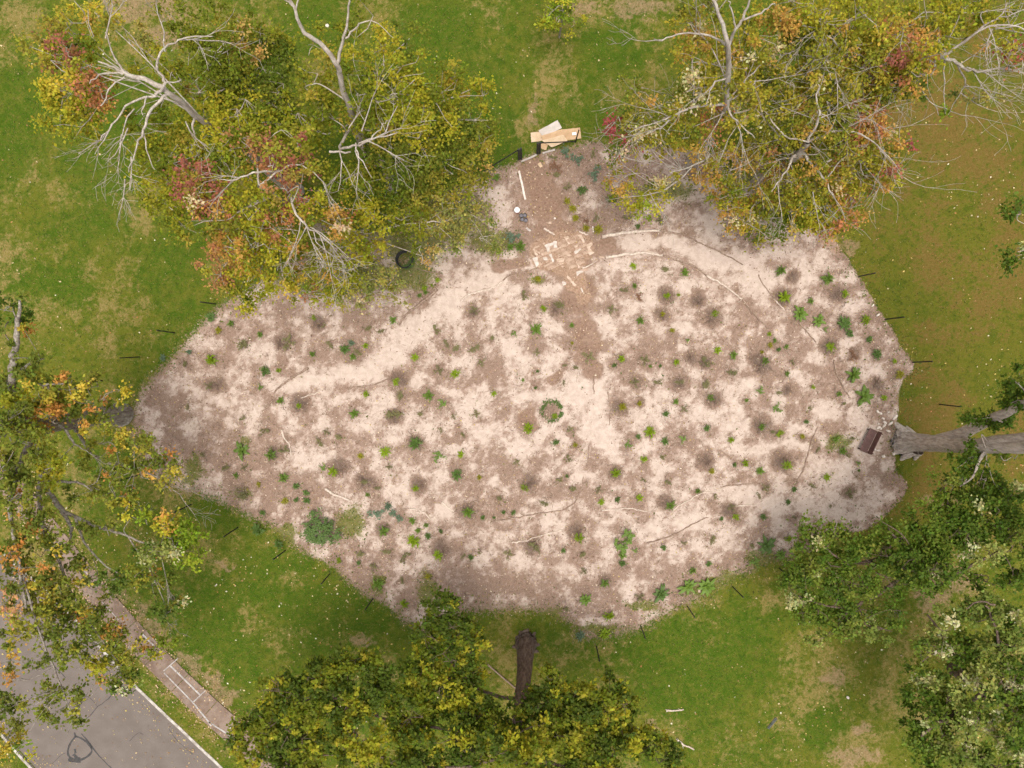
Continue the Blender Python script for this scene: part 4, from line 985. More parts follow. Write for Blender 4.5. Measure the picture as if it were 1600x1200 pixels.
for b in ((30, 560, 12, 26, 22, 'oak', .6), (70, 650, 10.5, 30, 22, 'oak', .7), (40, 690, 11.5, 34, 26, 'oak', .8), (75, 730, 10.4, 30, 26, 'yg', .7), (30, 770, 11.6, 34, 30, 'oak', .8), (60, 820, 11, 30, 26, 'oak', .7), (90, 850, 10.2, 26, 20, 'oak', .7), (40, 900, 11.4, 30, 26, 'oak', .8), (15, 650, 12, 26, 34, 'oak', .7), (150, 655, 8.2, 26, 12, 'oak', .5), (20, 478, 12, 20, 22, 'dk', .8), (10, 505, 12, 14, 20, 'dk', .5), (40, 510, 11.5, 12, 14, 'oko', .35), (20, 590, 11, 30, 34, 'oak', .7), (60, 610, 10.5, 40, 28, 'oak', .7), (25, 650, 11, 36, 34, 'yg', .8), (110, 610, 9.5, 34, 24, 'oak', .7), (150, 640, 8.5, 40, 20, 'oak', .6), (105, 592, 10, 12, 8, 'oko', .5), (145, 592, 9, 8, 6, 'oko', .8), (178, 608, 8.5, 12, 8, 'yel', .7), (160, 622, 8.6, 12, 8, 'oko', .6),
          (60, 680, 9.5, 20, 16, 'oko', .7), (15, 720, 11, 30, 40, 'oak', .8), (40, 780, 10, 30, 34, 'oak', .45), (150, 715, 8, 34, 24, 'oak', .5), (130, 760, 8, 34, 20, 'oak', .35), (170, 690, 7.8, 26, 20, 'oak', .5), (210, 700, 7.5, 30, 24, 'oak', .6), (250, 720, 7, 34, 20, 'oak', .6), (225, 745, 7, 20, 12, 'yel', .6), (268, 744, 6.8, 9, 8, 'yel', 1.2), (256, 757, 6.8, 9, 8, 'yel', 1.2), (130, 668, 9, 14, 10, 'yel', .6),
          (185, 735, 7.8, 26, 20, 'oak', .6), (180, 775, 7.8, 36, 20, 'oak', .6), (200, 790, 7.6, 14, 10, 'yel', .6), (200, 775, 7.6, 8, 6, 'oko', .6), (280, 835, 6.6, 38, 26, 'lime', 1), (265, 815, 6.8, 22, 14, 'yel', .7), (290, 870, 6.4, 30, 20, 'lime', .8), (240, 860, 7.4, 34, 24, 'pale', .6), (165, 820, 8.2, 34, 20, 'oak', .35), (205, 810, 7.8, 20, 14, 'lime', .6), (25, 830, 11, 30, 30, 'oko', .6), (15, 880, 11.2, 26, 40, 'oak', .8), (70, 860, 9.6, 34, 26, 'oak', .5), (95, 890, 9.4, 34, 26, 'oak', .6),
          (165, 910, 8.5, 40, 20, 'pale', .7), (210, 900, 8, 24, 22, 'oak', .6), (245, 910, 7.5, 30, 24, 'oak', .6), (262, 950, 7.2, 24, 20, 'pale', .7), (272, 945, 7.2, 8, 8, 'oko', .5), (80, 920, 10, 34, 26, 'oko', .7), (30, 940, 11, 36, 34, 'oko', .7), (60, 975, 11, 40, 30, 'oak', .8), (120, 960, 10, 40, 30, 'oak', .8), (140, 945, 9.8, 20, 12, 'oko', .6), (100, 1010, 10.5, 44, 24, 'oak', .9), (160, 1000, 9.3, 34, 24, 'oak', .8), (190, 985, 9, 26, 12, 'oko', .6), (215, 1005, 8.6, 16, 14, 'oko', .6), (245, 1015, 8, 24, 14, 'yg', .6),
          (130, 1040, 10, 30, 14, 'yg', .8), (180, 1045, 9, 34, 22, 'oak', .9), (195, 1065, 8.6, 26, 12, 'pale', .9), (15, 990, 11, 24, 20, 'oak', .5), (60, 1040, 10.6, 20, 10, 'oak', .3), (60, 1085, 10.3, 28, 20, 'oak', .6), (115, 1075, 10, 24, 20, 'oak', .6), (90, 1110, 9.8, 30, 24, 'oak', .6), (110, 1135, 9.4, 14, 12, 'oak', .6), (12, 1060, 11, 16, 20, 'oko', .5), (10, 1100, 11, 24, 30, 'oak', .7), (15, 1150, 10.8, 26, 34, 'oko', .7), (25, 1185, 10.5, 14, 14, 'lime', .5), (10, 1030, 11, 14, 20, 'yel', .5), (128, 1100, 9.6, 12, 16, 'oak', .5)):
    t.blob(*b[:6], dens=b[6] * 1.45, rz=1.2, size=.36, nl=24)
t.build("oak_tree")

# --- H : huge trunk at the right
t = Tree((1413, 690), "huge grey forked tree trunk leaning out right behind the bench", 9, barkT, leaf=.17)
t.limb([(1409, 690, -.15, 0.806), (1418, 690, .4, 0.633), (1436, 691, 1.6, 0.518), (1465, 693, 3.6, 0.468), (1495, 695, 5.6, 0.432), (1540, 697, 8.2, 0.360), (1600, 699, 11, 0.302), (1670, 702, 13.5, 0.216)], 36, True, .012, sub=6)
t.limb([(1470, 691, 4.0, .5), (1500, 680, 5.4, .38), (1528, 665, 6.6, .30), (1570, 645, 8.6, .24), (1640, 610, 11.5, .14)], 10, True, .012)
t.limb([(1535, 694, 7.8, .36), (1560, 690, 9.2, .34), (1600, 685, 10.8, .3), (1660, 675, 13, .2)], 10, True, .012)
for (x0, y0, x1, y1, r) in ((1416, 684, 1402, 664, .30), (1424, 682, 1417, 668, .2), (1412, 690, 1396, 690, .34), (1414, 697, 1400, 706, .32), (1420, 702, 1410, 716, .28), (1428, 704, 1430, 717, .2)):
    a, b = G(x0, y0), G(x1, y1)
    t.limb_w([(a + Vector((0, 0, .75)), r), (a.lerp(b, .5) + Vector((0, 0, .28)), r * .9), (b + Vector((0, 0, .0)), r * .55), (b + (b - a) * .25 + Vector((0, 0, -.2)), r * .35)], 8, True, .01, 3)
t.limb([(1545, 697, 8.4, .12), (1530, 720, 8.3, .08), (1520, 745, 8, .05), (1500, 760, 7.8, .03)], 6)
t.limb([(1660, 701, 12.6, .2), (1680, 620, 12.6, .1), (1672, 500, 12.8, .08), (1650, 400, 13, .05), (1620, 350, 13, .03)], 6)
for b in ((1592, 330, 12.8, 16, 18, 'dk', .9), (1588, 400, 12.8, 14, 26, 'dk', .9), (1550, 652, 8.2, 36, 16, 'dk', 1.1), (1590, 625, 9.5, 26, 24, 'dk', 1), (1580, 590, 10, 20, 20, 'dk', .6), (1510, 725, 7.6, 22, 22, 'dk', 1.1), (1530, 755, 7.6, 30, 24, 'dk', 1.1), (1500, 745, 7.6, 14, 12, 'pale', .6), (1570, 770, 8, 34, 26, 'dk', .9), (1540, 700, 9, 24, 16, 'dk', .4), (1583, 712, 9.8, 10, 8, 'dk', .6), (1690, 650, 14, 60, 90, 'dk', .5), (1680, 480, 14, 60, 80, 'dk', .5), (1690, 800, 13, 60, 80, 'dk', .5)):
    t.blob(*b[:6], dens=b[6] * 1.5, rz=1.1, size=.36, nl=24)
t.build("oak_tree", tmat=barkT)

# --- I : lower right, dark crown over the edge of the bed
t = Tree((1400, 868), "dark green tree overhanging the lower right edge of the sand bed", 10, barkB, leaf=.17)
t.limb([(1400, 868, 0, .34), (1420, 880, 2, .25), (1445, 890, 5, .15), (1462, 895, 7, .09), (1475, 893, 8, .05)], 8, True, .02)
for L in ([(1430, 885, 3, .14), (1390, 870, 5.2, .1), (1330, 880, 6, .07), (1280, 850, 6.2, .04)], [(1430, 885, 3, .14), (1370, 930, 5.2, .1), (1310, 950, 6, .06), (1250, 930, 6, .03)], [(1450, 895, 5, .12), (1460, 850, 7, .08), (1500, 800, 8, .05)], [(1450, 895, 5, .1), (1400, 840, 7, .07), (1390, 825, 7.2, .04)], [(1475, 905, 7, .1), (1560, 860, 9, .06)]):
    t.limb(L, 6, wob=.04)
t.limb([(1378, 815, 8.6, .015), (1400, 828, 8.5, .03), (1412, 838, 8.2, .035), (1420, 850, 7.8, .04)], 4)
for b in ((1460, 900, 9, 30, 20, 'dk', .9), (1430, 880, 8.4, 30, 20, 'dk', .9), (1490, 890, 9.4, 24, 18, 'dk', .7), (1280, 828, 6, 30, 18, 'dk', 1), (1305, 838, 6, 16, 16, 'dk', .9), (1265, 850, 6, 18, 20, 'dk', .9), (1255, 885, 5.8, 30, 24, 'dk', 1), (1300, 885, 6.2, 36, 26, 'dk', 1.1), (1245, 920, 5.8, 22, 30, 'dk', .9), (1230, 905, 5.6, 12, 24, 'pale', .5), (1270, 955, 5.8, 30, 26, 'dk', .9), (1350, 870, 6.8, 40, 28, 'dk', 1), (1330, 915, 6.4, 40, 26, 'dk', .9), (1390, 855, 7.2, 40, 34, 'dk', .7), (1400, 905, 7, 40, 24, 'dk', .9), (1450, 815, 8, 34, 30, 'dk', 1), (1450, 865, 8, 40, 28, 'dk', 1.1), (1490, 790, 8.2, 30, 26, 'dk', 1),
          (1500, 840, 8.6, 40, 26, 'dk', 1.1), (1550, 810, 9, 44, 34, 'dk', 1.1), (1590, 840, 9.6, 26, 40, 'dk', 1), (1540, 860, 9, 36, 24, 'pale', .7), (1310, 975, 6, 34, 22, 'dk', .9), (1365, 980, 6.6, 36, 20, 'pale', .7), (1340, 955, 6.2, 36, 20, 'dk', .7), (1400, 965, 7, 26, 16, 'dk', .5), (1290, 1000, 5.8, 24, 10, 'pale', .6), (1450, 915, 7.4, 36, 16, 'dk', .8), (1585, 900, 9.5, 20, 30, 'dk', 1), (1520, 905, 8, 20, 12, 'dk', .4), (1470, 755, 7.6, 20, 14, 'dk', .5), (1540, 910, 8.2, 24, 12, 'dk', .7), (1310, 920, 6.5, 8, 6, 'oko', .5)):
    t.blob(*b[:6], dens=b[6] * 1.6, rz=1.1, size=.36, nl=24)
t.build("oak_tree")

# --- K : bottom right corner
t = Tree((1490, 1045), "leafy green tree in the bottom right corner with pale flecked leaves", 11, barkB, leaf=.18)
t.limb([(1490, 1045, 0, .42), (1512, 1060, 2, .32), (1540, 1080, 5, .24), (1565, 1098, 7, .12), (1590, 1115, 8, .07)], 8, True, .02)
for L in ([(1512, 1060, 2, .16), (1490, 1020, 6, .1), (1450, 960, 7.5, .05)], [(1540, 1080, 5, .14), (1480, 1120, 8, .09), (1440, 1150, 8.5, .05)], [(1565, 1098, 7, .1), (1560, 1000, 9.5, .07), (1540, 945, 10, .04)], [(1540, 1080, 5, .1), (1500, 1180, 9, .06)], [(1555, 945, 10.2, .05), (1530, 940, 10.1, .04), (1508, 952, 10, .025)]):
    t.limb(L, 6, wob=.04)
for b in ((1500, 960, 8.5, 34, 20, 'pale', .7), (1550, 960, 9.5, 40, 26, 'pale', .9), (1590, 985, 10, 26, 34, 'pale', 1), (1470, 1010, 7.5, 34, 26, 'pale', .8), (1440, 1045, 7, 22, 20, 'dk', .8), (1500, 1020, 8, 36, 26, 'dk', .9), (1560, 1020, 9, 40, 26, 'pale', .9), (1450, 1090, 7.5, 34, 28, 'dk', .9), (1430, 1130, 7.5, 18, 24, 'dk', .8), (1500, 1080, 8.5, 40, 28, 'pale', .8), (1560, 1070, 9.5, 40, 34, 'pale', .8), (1470, 1130, 8.2, 40, 26, 'dk', .9), (1530, 1130, 9, 40, 30, 'pale', .9), (1590, 1130, 10, 26, 44, 'dk', 1), (1450, 1175, 8.2, 34, 26, 'dk', .9), (1510, 1180, 9, 40, 26, 'pale', .9), (1570, 1190, 9.6, 34, 26, 'dk', .9), (1590, 1050, 10, 20, 24, 'dk', .8), (1430, 1015, 6.8, 12, 16, 'dk', .5), (1510, 1245, 9, 90, 40, 'dk', .8), (1640, 1060, 10, 40, 90, 'dk', .6)):
    t.blob(*b[:6], dens=b[6] * 1.5, rz=1.2, size=.4, nl=24)
t.build("oak_tree")

# --- J : bottom tree with bright yellow sprays
t = Tree((822, 1003), "dark brown trunked tree at the bottom with yellow flecked dark green crown", 12, barkB, leaf=.19)
t.limb([(822, 1001, -.1, .68), (822, 1006, .35, .61), (821, 1016, 1.3, .54), (819, 1050, 4.2, .43), (815, 1090, 7.4, .37), (811, 1130, 9.6, .32), (812, 1180, 11.5, .26), (815, 1240, 13, .2)], 30, True, .015, sub=6)
for (x1, y1) in ((840, 1007), (803, 1011), (824, 986), (813, 990), (834, 992), (839, 1018)):
    a, b = G(821, 1008), G(x1, y1)
    t.limb_w([(a + Vector((0, 0, .9)), .2), (a.lerp(b, .5) + Vector((0, 0, .3)), .2), (a.lerp(b, .85) + Vector((0, 0, .04)), .13), (b + (b - a) * .25 + Vector((0, 0, -.10)), .08)], 9, True, .015, 3)
for L in ([(815, 1090, 6.5, 0.120), (770, 1085, 7.3, 0.090), (720, 1060, 7.5, 0.065), (690, 1000, 7.1, 0.040), (690, 960, 6.9, 0.020)], [(811, 1130, 8.7, 0.120), (720, 1140, 9.1, 0.090), (620, 1130, 9.3, 0.065), (520, 1090, 9.4, 0.045), (430, 1110, 9.3, 0.025)], [(811, 1120, 8.3, 0.100), (880, 1120, 8.5, 0.065), (950, 1110, 8.5, 0.045), (1020, 1160, 8.4, 0.025)], [(815, 1095, 6.7, 0.065), (850, 1085, 7.5, 0.045), (880, 1070, 7.8, 0.025)],
          [(812, 1180, 10.6, 0.100), (700, 1200, 10.6, 0.060), (560, 1180, 10.3, 0.040), (400, 1180, 9.7, 0.025)], [(812, 1180, 10.6, 0.100), (900, 1200, 10.4, 0.060), (1000, 1200, 9.7, 0.030)]):
    t.limb(L, 7, wob=.05)
jb = ((800, 1125, 10.5, 26, 20, .9), (830, 1135, 11.4, 26, 22, .9), (800, 1165, 12.6, 34, 24, .9), (835, 1185, 13, 34, 24, .9), (690, 955, 7.6, 28, 26, .9), (670, 990, 7.8, 26, 26, .9), (720, 985, 7.8, 30, 22, .9), (745, 1005, 7.6, 20, 24, .9), (700, 1030, 8, 40, 34, 1), (660, 1050, 8.4, 32, 34, 1), (740, 1050, 8, 22, 26, .9), (690, 1090, 8.8, 40, 34, 1), (740, 1110, 9, 34, 34, 1), (640, 1120, 9.4, 40, 40, 1.1), (545, 1040, 9.2, 34, 26, 1), (590, 1070, 9.6, 34, 34, 1), (500, 1055, 9.6, 30, 24, 1), (470, 1090, 9.8, 36, 30, 1),
      (540, 1100, 10, 40, 34, 1.1), (420, 1080, 9.6, 24, 20, .9), (410, 1125, 9.8, 40, 30, 1), (385, 1165, 9.8, 30, 34, 1), (470, 1150, 10.4, 44, 40, 1.1), (560, 1160, 10.6, 50, 40, 1.1), (640, 1180, 10.8, 44, 34, 1.1), (720, 1170, 10.4, 50, 40, 1.1), (770, 1140, 9.8, 22, 26, .9), (860, 1065, 8.8, 18, 24, .9), (850, 1100, 9.2, 34, 26, 1), (900, 1105, 9.4, 36, 34, 1.1), (955, 1080, 9.2, 24, 22, 1), (940, 1115, 9.4, 40, 26, 1), (975, 1100, 9.2, 20, 24, .9), (985, 1150, 9.4, 40, 30, 1), (1030, 1175, 9, 34, 24, .9), (880, 1155, 10, 44, 34, 1.1), (820, 1170, 10.8, 44, 34, 1), (940, 1180, 10.2, 50, 30, 1), (450, 1195, 10.4, 60, 26, 1), (1060, 1190, 8.6, 16, 12, .6), (600, 1240, 11, 90, 40, .9), (900, 1240, 11, 90, 40, .9), (435, 1060, 9.6, 14, 12, .6))
for b in jb:
    t.blob(*b[:5], 'dky', dens=b[5] * 1.75, rz=1.2, size=.34, nl=24)
t.build("oak_tree", tmat=barkB)

# ------------------------------------------------------------------ garden plants
def twiggy_mesh(seed):
    r = random.Random(seed); V, Fc = [], []
    for i in range(64):
        a = r.uniform(0, 6.283); L = r.uniform(.45, 1.05); h = r.uniform(.05, .45)
        p0 = Vector((r.gauss(0, .08), r.gauss(0, .08), 0))
        p1 = Vector((math.cos(a) * L * .5, math.sin(a) * L * .5, h * .7)) + Vector((r.gauss(0, .05), r.gauss(0, .05), 0))
        b = a + r.gauss(0, .35)
        p2 = Vector((math.cos(b) * L, math.sin(b) * L, h))
        tv, tf = tube_arrays([p0, p1, p2], [.013, .010, .006], 3)
        o = len(V); V += tv; Fc += [tuple(i + o for i in f) for f in tf]
    return V, Fc
PLANTS += [(x, y, r * .62, 'W') for x, y, r in RINGS if r >= 12 and (x, y) != (862, 642) and (x, y) != (551, 550)]
PC = {'W': ('brown', (.27, .19, .145)), 'L': ('lime green', (.21, .29, .012)), 'G': ('mid green', (.13, .205, .028)), 'D': ('dark green', (.10, .165, .035)), 'O': ('olive', (.165, .150, .055)),
      'Y': ('yellow green', (.26, .24, .018)), 'B': ('blue green', (.12, .175, .10)), 'R': ('russet', (.19, .095, .05))}
PM = {k: leaf_mat("plant_" + v[0].replace(" ", "_"), v[1], .25, .5, .35) for k, v in PC.items()}
def leaf_strip(V, Fc, p, d, L, W, rise, droop, seg=3):
    """an arching pointed leaf: two rows of quads with a mid fold"""
    d = Vector((d[0], d[1], 0)).normalized(); s = Vector((-d.y, d.x, 0))
    o = len(V)
    for i in range(seg + 1):
        t = i / seg
        w = W * math.sin(math.pi * min(.97, .12 + .85 * t)) ** .8
        c = p + d * L * t + Vector((0, 0, rise * math.sin(t * math.pi * .75) - droop * t * t))
        V += [c + s * w, c - Vector((0, 0, w * .25)), c - s * w]
    for i in range(seg):
        a = o + 3 * i
        Fc += [(a, a + 1, a + 4, a + 3), (a + 1, a + 2, a + 5, a + 4)]
def tuft_mesh(seed, n=56):
    r = random.Random(seed); V, Fc = [], []
    for i in range(n):
        a = r.uniform(0, 6.283); rr = abs(r.gauss(0, .22))
        p = Vector((rr * math.cos(a), rr * math.sin(a), r.uniform(0, .25)))
        b = a + r.gauss(0, .7)
        leaf_strip(V, Fc, p, (math.cos(b), math.sin(b)), r.uniform(.25, .75), r.uniform(.04, .10), r.uniform(.2, .6), r.uniform(.0, .3), 2)
    return V, Fc
def scraggly_mesh(seed, n=64):
    r = random.Random(seed); V, Fc = [], []
    k = r.randint(4, 7)
    for s in range(k):
        a = r.uniform(0, 6.283); L = r.uniform(.4, 1.1)
        for j in range(n // k):
            t = r.uniform(.15, 1)
            p = Vector((math.cos(a) * L * t + r.gauss(0, .1), math.sin(a) * L * t + r.gauss(0, .1), .1 + .5 * t + r.gauss(0, .05)))
            b = a + r.gauss(0, 1.2)
            leaf_strip(V, Fc, p, (math.cos(b), math.sin(b)), r.uniform(.18, .36), r.uniform(.05, .10), .05, .1, 2)
        tip = Vector((math.cos(a) * L, math.sin(a) * L, .6))
        tv, tf = tube_arrays([Vector((0, 0, 0)), tip * .5 + Vector((0, 0, .15)), tip], [.03, .02, .01], 3)
        o = len(V); V += tv; Fc += [tuple(i + o for i in f) for f in tf]
    return V, Fc
def rosette_mesh(seed, n=9):
    r = random.Random(seed); V, Fc = [], []
    for i in range(n):
        a = 6.283 * i / n + r.gauss(0, .22)
        leaf_strip(V, Fc, Vector((0, 0, .12)), (math.cos(a), math.sin(a)), r.uniform(.75, 1.1), r.uniform(.13, .2), r.uniform(.15, .4), r.uniform(.05, .35), 4)
    for i in range(6):
        a = r.uniform(0, 6.283)
        leaf_strip(V, Fc, Vector((0, 0, .25)), (math.cos(a), math.sin(a)), r.uniform(.35, .6), r.uniform(.1, .15), r.uniform(.3, .5), .05, 3)
    return V, Fc
def branchy_mesh(seed):
    """low sprawling plant of several leafy sprays"""
    r = random.Random(seed); V, Fc = [], []
    for s in range(8):
        a = r.uniform(0, 6.283); L = r.uniform(.45, 1.1)
        c = Vector((math.cos(a) * L * .7, math.sin(a) * L * .7, .25))
        for i in range(8):
            b = r.uniform(0, 6.283)
            leaf_strip(V, Fc, c + Vector((r.gauss(0, .06), r.gauss(0, .06), r.uniform(0, .1))), (math.cos(b), math.sin(b)), r.uniform(.2, .34), r.uniform(.06, .09), .1, .05, 3)
        tv, tf = tube_arrays([Vector((0, 0, 0)), c * .6, c], [.03, .02, .012], 3)
        o = len(V); V += tv; Fc += [tuple(i + o for i in f) for f in tf]
    return V, Fc
def shrub_mesh(seed, n=900):
    r = random.Random(seed); V, Fc = [], []
    cl = []
    for i in range(46):
        a = r.uniform(0, 6.283); e = math.acos(r.uniform(0, 1)); R = r.uniform(.55, 1.0) * (1 + .25 * math.sin(3 * a + 1) * math.sin(e))
        cl.append(Vector((R * math.sin(e) * math.cos(a), R * math.sin(e) * math.sin(a), .75 * R * math.cos(e) + .15)))
    for i in range(n):
        c = r.choice(cl)
        b = r.uniform(0, 6.283)
        leaf_strip(V, Fc, c + Vector((r.gauss(0, .09), r.gauss(0, .09), r.gauss(0, .06))), (math.cos(b), math.sin(b)), r.uniform(.1, .2), r.uniform(.022, .045), .03, .04, 2)
    return V, Fc
MESH = {}
def plant_mesh(kind, cls, var):
    key = (kind, cls, var)
    if key not in MESH:
        fn = {'tuft': tuft_mesh, 'scrag': scraggly_mesh, 'ros': rosette_mesh, 'shrub': shrub_mesh, 'branchy': branchy_mesh, 'twig': twiggy_mesh}[kind]
        V, Fc = fn(hash_(key))
        me = bpy.data.meshes.new(kind)
        me.from_pydata([tuple(v) for v in V], [], Fc)
        me.materials.append(PM[cls])
        me.update()
        MESH[key] = me
    return MESH[key]
def hash_(k):
    return sum((i + 1) * ord(ch) for i, ch in enumerate(str(k))) % 99991

LAND = [("brown bench", 1355, 688), ("white bucket", 808, 329), ("broken stone patio", 880, 400), ("cardboard pile", 867, 212), ("dark wire ring", 634, 407), ("big round shrub", 500, 826),
        ("ring of dark foliage", 862, 642), ("bright rosette left", 378, 704), ("sprawling pale plant", 975, 846), ("twin bright rosettes", 1340, 602), ("bottom tree trunk", 822, 1000), ("top path log", 990, 363)]
ORD = ["nearest", "second", "third", "fourth", "fifth", "sixth", "seventh", "eighth", "ninth", "tenth", "eleventh", "twelfth"]
DIRS = ["right", "upper right", "top", "upper left", "left", "lower left", "bottom", "lower right"]
keyed = {}
info = []
for i, (x, y, r, c) in enumerate(PLANTS):
    best = min(LAND, key=lambda l: (l[1] - x) ** 2 + (l[2] - y) ** 2)
    dist = math.hypot(best[1] - x, best[2] - y)
    ang = math.degrees(math.atan2(best[2] - y, x - best[1])) % 360
    dr = DIRS[int((ang + 22.5) // 45) % 8]
    col = PC[c[-1]][0] if c != 'S' else 'dark green'
    ring = any(math.hypot(a - x, b - y) < q for a, b, q in RINGS)
    if c == 'W':
        kind, nm, noun = 'twig', 'leafless_shrub', 'leafless twiggy shrub'
    elif c == 'S':
        kind, nm, noun = 'shrub', 'shrub', 'shrub'
    elif c == 'FL':
        kind, nm, noun = 'branchy', 'sprawling_plant', 'plant'
    elif c[0] == 'F':
        kind, nm, noun = 'ros', 'rosette_plant', 'rosette'
    elif c in 'OR' or (c == 'B' and r > 7) or (c == 'G' and i % 4 == 0):
        kind, nm, noun = 'scrag', 'bushy_plant', 'bushy plant'
    else:
        kind, nm, noun = 'tuft', 'leafy_tuft', 'tuft'
    size = ('small' if r < 9 else ('medium' if r < 11 else 'large')) if c == 'W' else "tiny" if r <= 4 else ("small" if r <= 7 else "larger")
    where = "in dark mulch" if ring else "on sand"
    k = (size, col, noun, where, best[0], dr)
    keyed.setdefault(k, []).append((dist, i))
    info.append((x, y, r, c, kind, nm, noun, size, col, where, best[0], dr))
for k, lst in keyed.items():
    lst.sort()
    for n, (_, i) in enumerate(lst):
        x, y, r, c, kind, nm, noun, size, col, where, lm, dr = info[i]
        if kind == 'shrub':
            label = "big round dense dark green shrub inside the lower left edge of the bed"
        elif kind == 'branchy':
            label = "sprawling light green plant with several leafy arms on the lower sand"
        else:
            rk = "" if len(lst) == 1 else ORD[min(n, 11)] + " "
            side = {"top": "above", "bottom": "below"}.get(dr, dr + " of")
            label = f"{size} {col} {noun} {where}, {rk}{side} {lm}"
            if kind == 'twig':
                label = f"{size} leafless brown shrub in dark mulch, {rk}{side} {lm}"
        cls = 'D' if c == 'S' else ('G' if c == 'FL' else c[-1])
        o = bpy.data.objects.new(nm, plant_mesh(kind, cls, i % 4))
        COL.objects.link(o)
        s = r * SX * (1.25 if kind in ('ros', 'shrub', 'branchy') else 1.35 if kind != 'twig' else 1.7)
        rr = random.Random(i * 7 + 1)
        o.location = G(x, y, 0.06 if kind != 'twig' else 0.0)
        o.rotation_euler = (0, 0, rr.uniform(0, 6.28))
        o.scale = (s * rr.uniform(.85, 1.15), s * rr.uniform(.85, 1.15), s * rr.uniform(.7, 1.0))
        tag(o, label, "shrub" if kind == 'shrub' else "plant", {'ros': "broad leaved rosettes in the bed", 'scrag': "bushy plants in the bed", 'twig': "leafless shrubs in the bed", 'tuft': "leafy tufts in the bed"}.get(kind))
# ring of dark foliage
V, Fc = [], []
r = random.Random(77)
for i in range(260):
    a = r.uniform(.2, 6.2); rr = r.gauss(.62, .07)
    if 3.6 < a < 4.1 and r.random() < .6:
        continue
    b = r.uniform(0, 6.283)
    leaf_strip(V, Fc, Vector((rr * math.cos(a), rr * math.sin(a), r.uniform(0, .14))), (math.cos(b), math.sin(b)), r.uniform(.08, .16), r.uniform(.02, .035), .05, .03, 2)
o = mk("foliage_ring", V, Fc, PM['D'], loc=G(862, 642))
tag(o, "ring of dark green foliage around a bare centre in mid bed", "plant")

